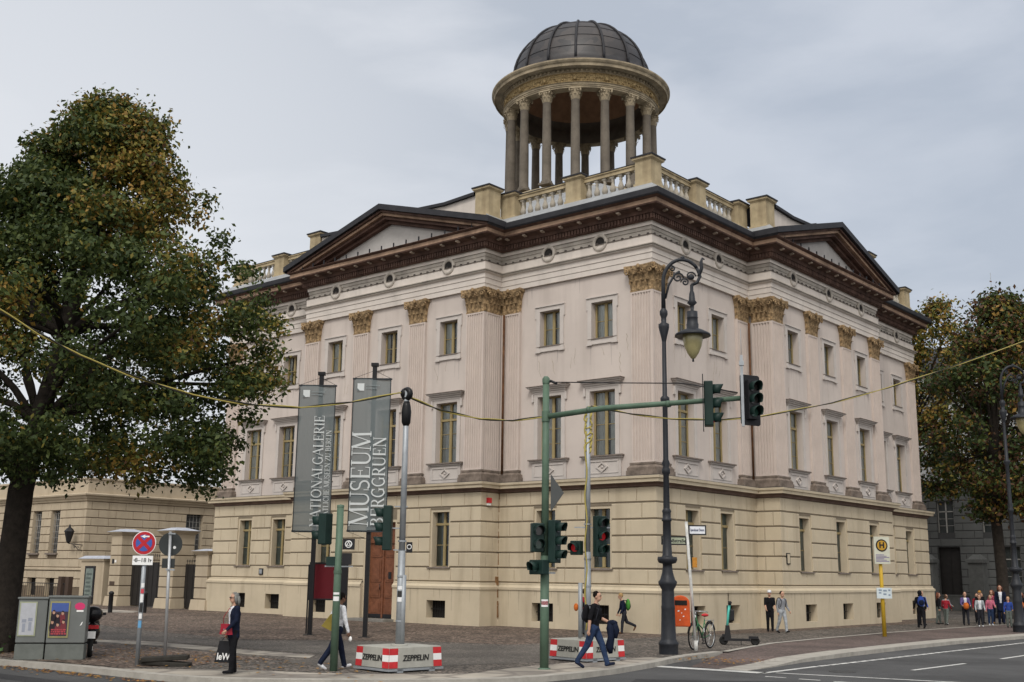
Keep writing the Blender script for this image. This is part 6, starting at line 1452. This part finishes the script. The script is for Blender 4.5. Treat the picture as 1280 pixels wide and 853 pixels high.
    if hstyle in('short','long','bob','tail','thick'):
        e=.006 if hstyle=='thick' else 0
        g.ell(HP(0,.016,.021),E3(.0465+e,.051+e,.050+e),0,18,12,Hr)
        rr=random.Random(len(label))
        for k in range(26):
            a=rr.uniform(0,6.28); q=rr.uniform(0,1.1); g.ell(HP(.042*math.sin(q)*math.cos(a),.016+.046*math.sin(q)*math.sin(a),.026+.042*math.cos(q)),(.010,.012,.008),0,6,5,Hr)
        if hstyle in('long','bob'):
            L_=.15 if hstyle=='long' else .06
            for q in (-.036,-.012,.012,.036): g.tube([HP(q,.04,.02),HP(q*1.15,.052,-.04),HP(q*1.1,.05,-.04-L_)],[.024,.024,.012],8)
            for sx in (-1,1): g.tube([HP(sx*.044,.0,.03),HP(sx*.05,.012,-.03),HP(sx*.048,.02,-.04-L_*.7)],[.016,.018,.008],8)
        if hstyle=='tail': g.tube([HP(0,.06,.03),HP(0,.085,.0),HP(0,.075,-.09)],[.02,.022,.008],8)
    elif hstyle=='cap':
        hm=C_[hood or 'white']; g.ell(HP(0,.006,.028),E3(.049,.056,.050),0,18,12,Hr); g.ell(HP(0,-.055,.022),(.034,.034,.005),0,12,6,Hr)
    elif hstyle=='hood':
        hm=C_[hood or top]; g.ell(HP(0,.012,.010),E3(.054,.058,.062),0,18,12,Hr); g.tube([HP(0,.02,-.03),HP(0,.02,-.075)],[.05,.06],12)
    for i,p in enumerate(g.v): g.v[i]=(p[0]*h,p[1]*h,(p[2]-zmin)*h)
    g.build('hair' if hstyle not in('cap','hood') else ('cap' if hstyle=='cap' else 'hood'),hm,o,fix=False)
    def world(px,py,pz): 
        c,s=math.cos(rz),math.sin(rz); X,Y=px*h,py*h; return (x+X*c-Y*s,y+X*s+Y*c,z0+(pz-zmin)*h)
    o_hands=[(hd[0]+hd[1]*.03) for hd in hands]
    return o,world,o_hands,rz,h
def pack(label,P,mat,trim='black',big=1.,z=.72,yb=.10):
    o,world,hd,rz,h=P
    t=MB(); t.ell((0,.0,0),(.085*h*big,.05*h*big,.125*h*big),0,14,10); t.ell((0,.038*h,-.03*h),(.065*h*big,.03*h,.07*h*big),1,12,8)
    for sx in (-1,1): t.tube([(sx*.06*h,-.035*h,.10*h),(sx*.075*h,-.10*h,.115*h),(sx*.075*h,-.185*h,.06*h),(sx*.085*h,-.15*h,-.08*h),(sx*.06*h,-.03*h,-.1*h)],.009*h,6,1)
    q=t.build('backpack',[C_[mat],C_[trim]],None,world(0,yb,z),rz,fix=False); tag(q,label,'backpack'); return q
FWd=(FW.x,FW.y); RT=(RW.x,RW.y); LT=(-RW.x,-RW.y); CM=(-FW.x,-FW.y)
def dirv(r,f): v=RW*r+FW*f; return (v.x,v.y)
# grey-haired woman with bags
W=person('grey-haired woman in sunglasses and a navy jacket standing at the kerb',3.42,-21.95,dirv(-.85,-.5),1.66,'navy','black','black','grey','bob',legs=((4,3),(-5,2)),arms=((8,40,10),(2,12,9)),accent='white',coat=.07,glasses=True,female=True,head_turn=0,vox=.0075)
o,wd,hd,rz,h=W
t=MB(); t.frustum(0,0,-.12,.10,.17,.05,.13,.04,0); t.box(-.13,.13,-.055,-.04,-.02,.10,0); t.box(-.02,.02,-.06,-.05,-.03,.0,1); t.tube([(-.12,0,.1),(-.08,-.02,.25),(.0,.05,.42),(.06,.16,.40),(.12,.2,.2),(.12,.02,.08)],.008,5,0)
t.build('x',[M('red_leather',(.30,.015,.03),.45,.12),STE],None).name='shoulder_bag'
q=bpy.data.objects['shoulder_bag']; q.location=wd(.03,-.11,.545); q.rotation_euler.z=rz+.3; tag(q,'small red leather bag hanging at the woman hip','handbag')
t=MB(); t.frustum(0,0,-.50,-.05,.22,.05,.13,.03,0); t.tube([(-.1,0,-.06),(-.03,0,.02),(.03,0,.02),(.1,0,-.06)],.008,5,0)
text_mb('leW',.20,t,facing(0.0,-.056,-.38),1,.004,.002,.1,.95)
cb=t.build('carrier_bag',[M('black_plastic',(.012,.012,.014),.35,.2,10),WHT],None,wd(*(hd[1]+Vector((0,0,-.01)))),.35,fix=False); tag(cb,'black carrier bag with white letters in the woman hand','bag')
# man in white shirt walking away to the right
P=person('person in a white shirt walking behind the green signal post',4.02,-19.55,dirv(.8,.5),1.70,'white','navy','white','black','thick',legs=((20,6),(-24,14)),arms=((-18,55,18),(10,8,6)),lean=4,skin=SKD,vox=.0075,glasses=True,head_nod=8)
t=MB(); t.frustum(0,0,-.20,.14,.16,.06,.09,.03,0); t.tube([(-.08,0,.15),(-.02,-.06,.45),(.08,-.04,.15)],.012,5,1)
q=t.build('shoulder_bag',[M('mustard_bag',(.22,.17,.035),.7,.2,8),C_['green']],None,P[1](.135,.03,.62),P[3]+1.2); q.rotation_euler.y=-.45; tag(q,'mustard yellow bag under the arm of the person in white','handbag')
t=MB(); t.ell((0,0,0),(.05,.03,.06)); q=t.build('paper_bundle',WHT,None,P[1](*(P[2][1]+Vector((0,-.01,-.03))))); tag(q,'crumpled white paper held by the person in white','paper')
# man crossing
P=person('dark-haired man in a black shirt and blue jeans stepping off the kerb',7.72,-14.75,dirv(.93,-.30),1.77,'black','jeans','navy','black','short',legs=((24,8),(-20,14)),arms=((12,55,8),(-14,10,10)),lean=4,sleeve=False,vox=.0075,head_turn=-6)
pack('black rucksack on the back of the man crossing',P,'black','dark',1.0,.70,.105)
q=MB(); hdp=P[2][0]; q.tube([(0,.04,.05),(0,.05,-.1),(.02,.03,-.30),(.0,.07,-.5),(.02,.05,-.68)],[.07,.10,.085,.10,.05],12); q.tube([(.0,-.05,.03),(.02,-.1,-.15),(.0,-.08,-.33)],[.07,.075,.035],10); q.ell((.0,.0,.03),(.085,.13,.07))
j=q.build('folded_jacket',C_['navy'],None,P[1](*(hdp+Vector((-.01,.03,.01)))),P[3],fix=False); tag(j,'dark jacket draped over the arm of the man crossing','jacket')
# boys by the wall
P=person('boy with brown hair walking behind the grey steel post',-1.06,-3.24,dirv(.5,.8),1.60,'navy','dark','black','brown','thick',legs=((12,5),(-14,10)),vox=.009)
pack('dark red rucksack on the boy behind the steel post',P,'red','black',1.1,.70)
t=MB(); t.ell((0,0,0),(.1,.06,.14)); q=t.build('drawstring_bag',C_['orange'],None,P[1](.19,.06,.60)); tag(q,'orange bag held by the boy behind the steel post','bag')
P=person('blond boy with a green rucksack striding along the museum wall',-.9,-.95,dirv(-.97,-.15),1.47,'navy','dark','brown','blond','thick',legs=((14,10),(-20,48)),arms=((4,25,8),(6,20,8)),lean=10,vox=.009,head_nod=20)
pack('bright green rucksack on the blond boy',P,'green','black',1.2,.72,.105)
P=person('boy with a white cap leaning against the wall corner',1.85,5.45,dirv(-.15,-.95),1.58,'black','black','black','brown','cap',legs=((6,4),(-4,6)),arms=((10,40,5),(8,45,4)),sleeve=False,vox=.009,hood='white')
P=person('boy in a patterned grey top walking with the capped boy',2.75,4.75,dirv(.45,-.85),1.56,'grey','lgrey','black','black','short',legs=((14,8),(-12,14)),arms=((10,30,8),(-10,20,8)),vox=.009)
pack('black rucksack on the boy in grey',P,'black','dark',1.1,.72)
# school group at the right
P=person('child in black seen from behind with a blue rucksack',4.74,14.2,dirv(.1,.99),1.60,'black','black','black','black','hood',legs=((12,4),(-13,6)),arms=((6,30,16),(4,30,18)),vox=.010,hood='black')
pack('royal blue rucksack of the child in black',P,'blue','navy',1.15,.72)
P=person('child in a blue jacket facing the street beside the blue rucksack',3.5,17.7,dirv(.1,-.98),1.55,'blue','black','black','brown','short',legs=((4,2),(-5,3)),arms=((8,30,10),(4,14,10)),vox=.010,accent='white')
P=person('brown-haired girl in dark clothes next to the red jacket',3.6,19.6,dirv(.9,-.2),1.46,'black','olive','black','red','long',legs=((8,5),(-8,6)),vox=.010,female=True)
P=person('child in a red jacket turning away near the doorway',4.2,18.9,dirv(.6,.75),1.36,'red','olive','black','brown','short',legs=((10,4),(-12,8)),arms=((12,50,12),(8,40,12)),vox=.010,lean=6)
P=person('child in a violet and white jacket holding an orange bag',4.9,19.6,dirv(-.2,-.95),1.52,'purple','dark','black','brown','short',legs=((12,6),(-10,6)),arms=((14,60,10),(14,60,10)),accent='white',vox=.010)
t=MB(); t.ell((0,0,0),(.14,.09,.17)); q=t.build('bag',C_['orange'],None,P[1](0,-.15,.58)); tag(q,'orange bag carried in front of the violet jacket','bag')
P=person('child in a white and grey shirt with white trainers',5.9,18.6,dirv(-.25,-.95),1.42,'lgrey','dark','white','brown','short',legs=((5,3),(-4,3)),arms=((8,30,10),(8,30,10)),vox=.010,accent='white')
P=person('child with a yellow cap standing behind the white shirt',4.7,22.4,dirv(-.2,-.9),1.56,'black','black','black','blond','cap',vox=.011,hood='tan')
P=person('girl in a pink jacket and tan boots with long hair',5.15,22.9,dirv(-.8,-.5),1.60,'pink','navy','tan','red','long',legs=((8,5),(-9,6)),arms=((16,70,10),(10,60,10)),vox=.010,female=True)
pack('bright pink rucksack of the girl in pink',P,'pink','red',1.2,.72)
P=person('small child half hidden behind the pink rucksack',5.2,24.6,dirv(.3,-.9),1.38,'grey','dark','black','brown','short',vox=.011)
P=person('tall auburn-haired woman in a navy coat beside the tree',5.7,22.4,dirv(-.35,-.9),1.86,'navy','navy','black','red','bob',legs=((5,2),(-6,4)),arms=((3,14,8),(3,12,8)),accent='white',coat=.16,vox=.009,female=True)
P=person('girl in a black top holding an orange bag by the lamp',6.4,23.4,dirv(-.5,-.8),1.52,'black','dark','black','red','long',arms=((14,60,8),(6,20,8)),vox=.010,female=True)
t=MB(); t.ell((0,0,0),(.12,.08,.18)); q=t.build('bag',C_['orange'],None,P[1](.02,-.16,.60)); tag(q,'orange bag held by the girl beside the street lamp','bag')

KIDS=[('child in a grey hooded top near the dark gateway',2.75,19.4,(.2,-.9),1.38,'grey','dark','white','brown','short',None,None),
('child in a bright red top between the violet and white shirts',4.35,21.6,(-.3,-.9),1.42,'red','dark','black','brown','short','blue','bright blue rucksack of the child in the red top'),
('child in a violet coat behind the white shirt',5.2,21.2,(.4,-.8),1.47,'purple','black','black','blond','long','pink','pink rucksack of the child in the violet coat'),
('child in a hot pink hoodie beside the long-haired girl',5.15,21.0,(-.2,-.9),1.40,'pink','jeans','white','brown','tail',None,None),
('child in an orange top half behind the tall woman',5.5,23.3,(-.4,-.9),1.45,'orange','dark','black','brown','short',None,None),
('child in a red coat at the right end of the school group',6.5,21.4,(-.6,-.7),1.44,'red','dark','black','brown','bob',None,None),
('child in blue with a white collar left of the street lamp',6.1,20.3,(-.3,-.9),1.36,'blue','olive','black','blond','short',None,None)]
KP=[(3.75,20.2), (4.15, 23.6), (4.55, 22.9), (5.75, 20.6), (5.35, 24.2), (6.85, 23.3), (7.1, 18.9)]
for (lb_,x,y,fc,h,tp,bt,sh,hr,hst,pk,pl),(x,y) in zip(KIDS,KP):
    P=person(lb_,x,y,dirv(*fc),h,tp,bt,sh,hr,hst,legs=((rnd.uniform(-14,16),rnd.uniform(3,10)),(rnd.uniform(-14,12),rnd.uniform(3,12))),arms=((rnd.uniform(-8,22),rnd.uniform(10,75),10),(rnd.uniform(-8,18),rnd.uniform(10,65),10)),vox=.011,female=True,head_turn=rnd.uniform(-40,40),lean=rnd.uniform(-3,8))
    if pk: pack(pl,P,pk,'black',1.15,.72)
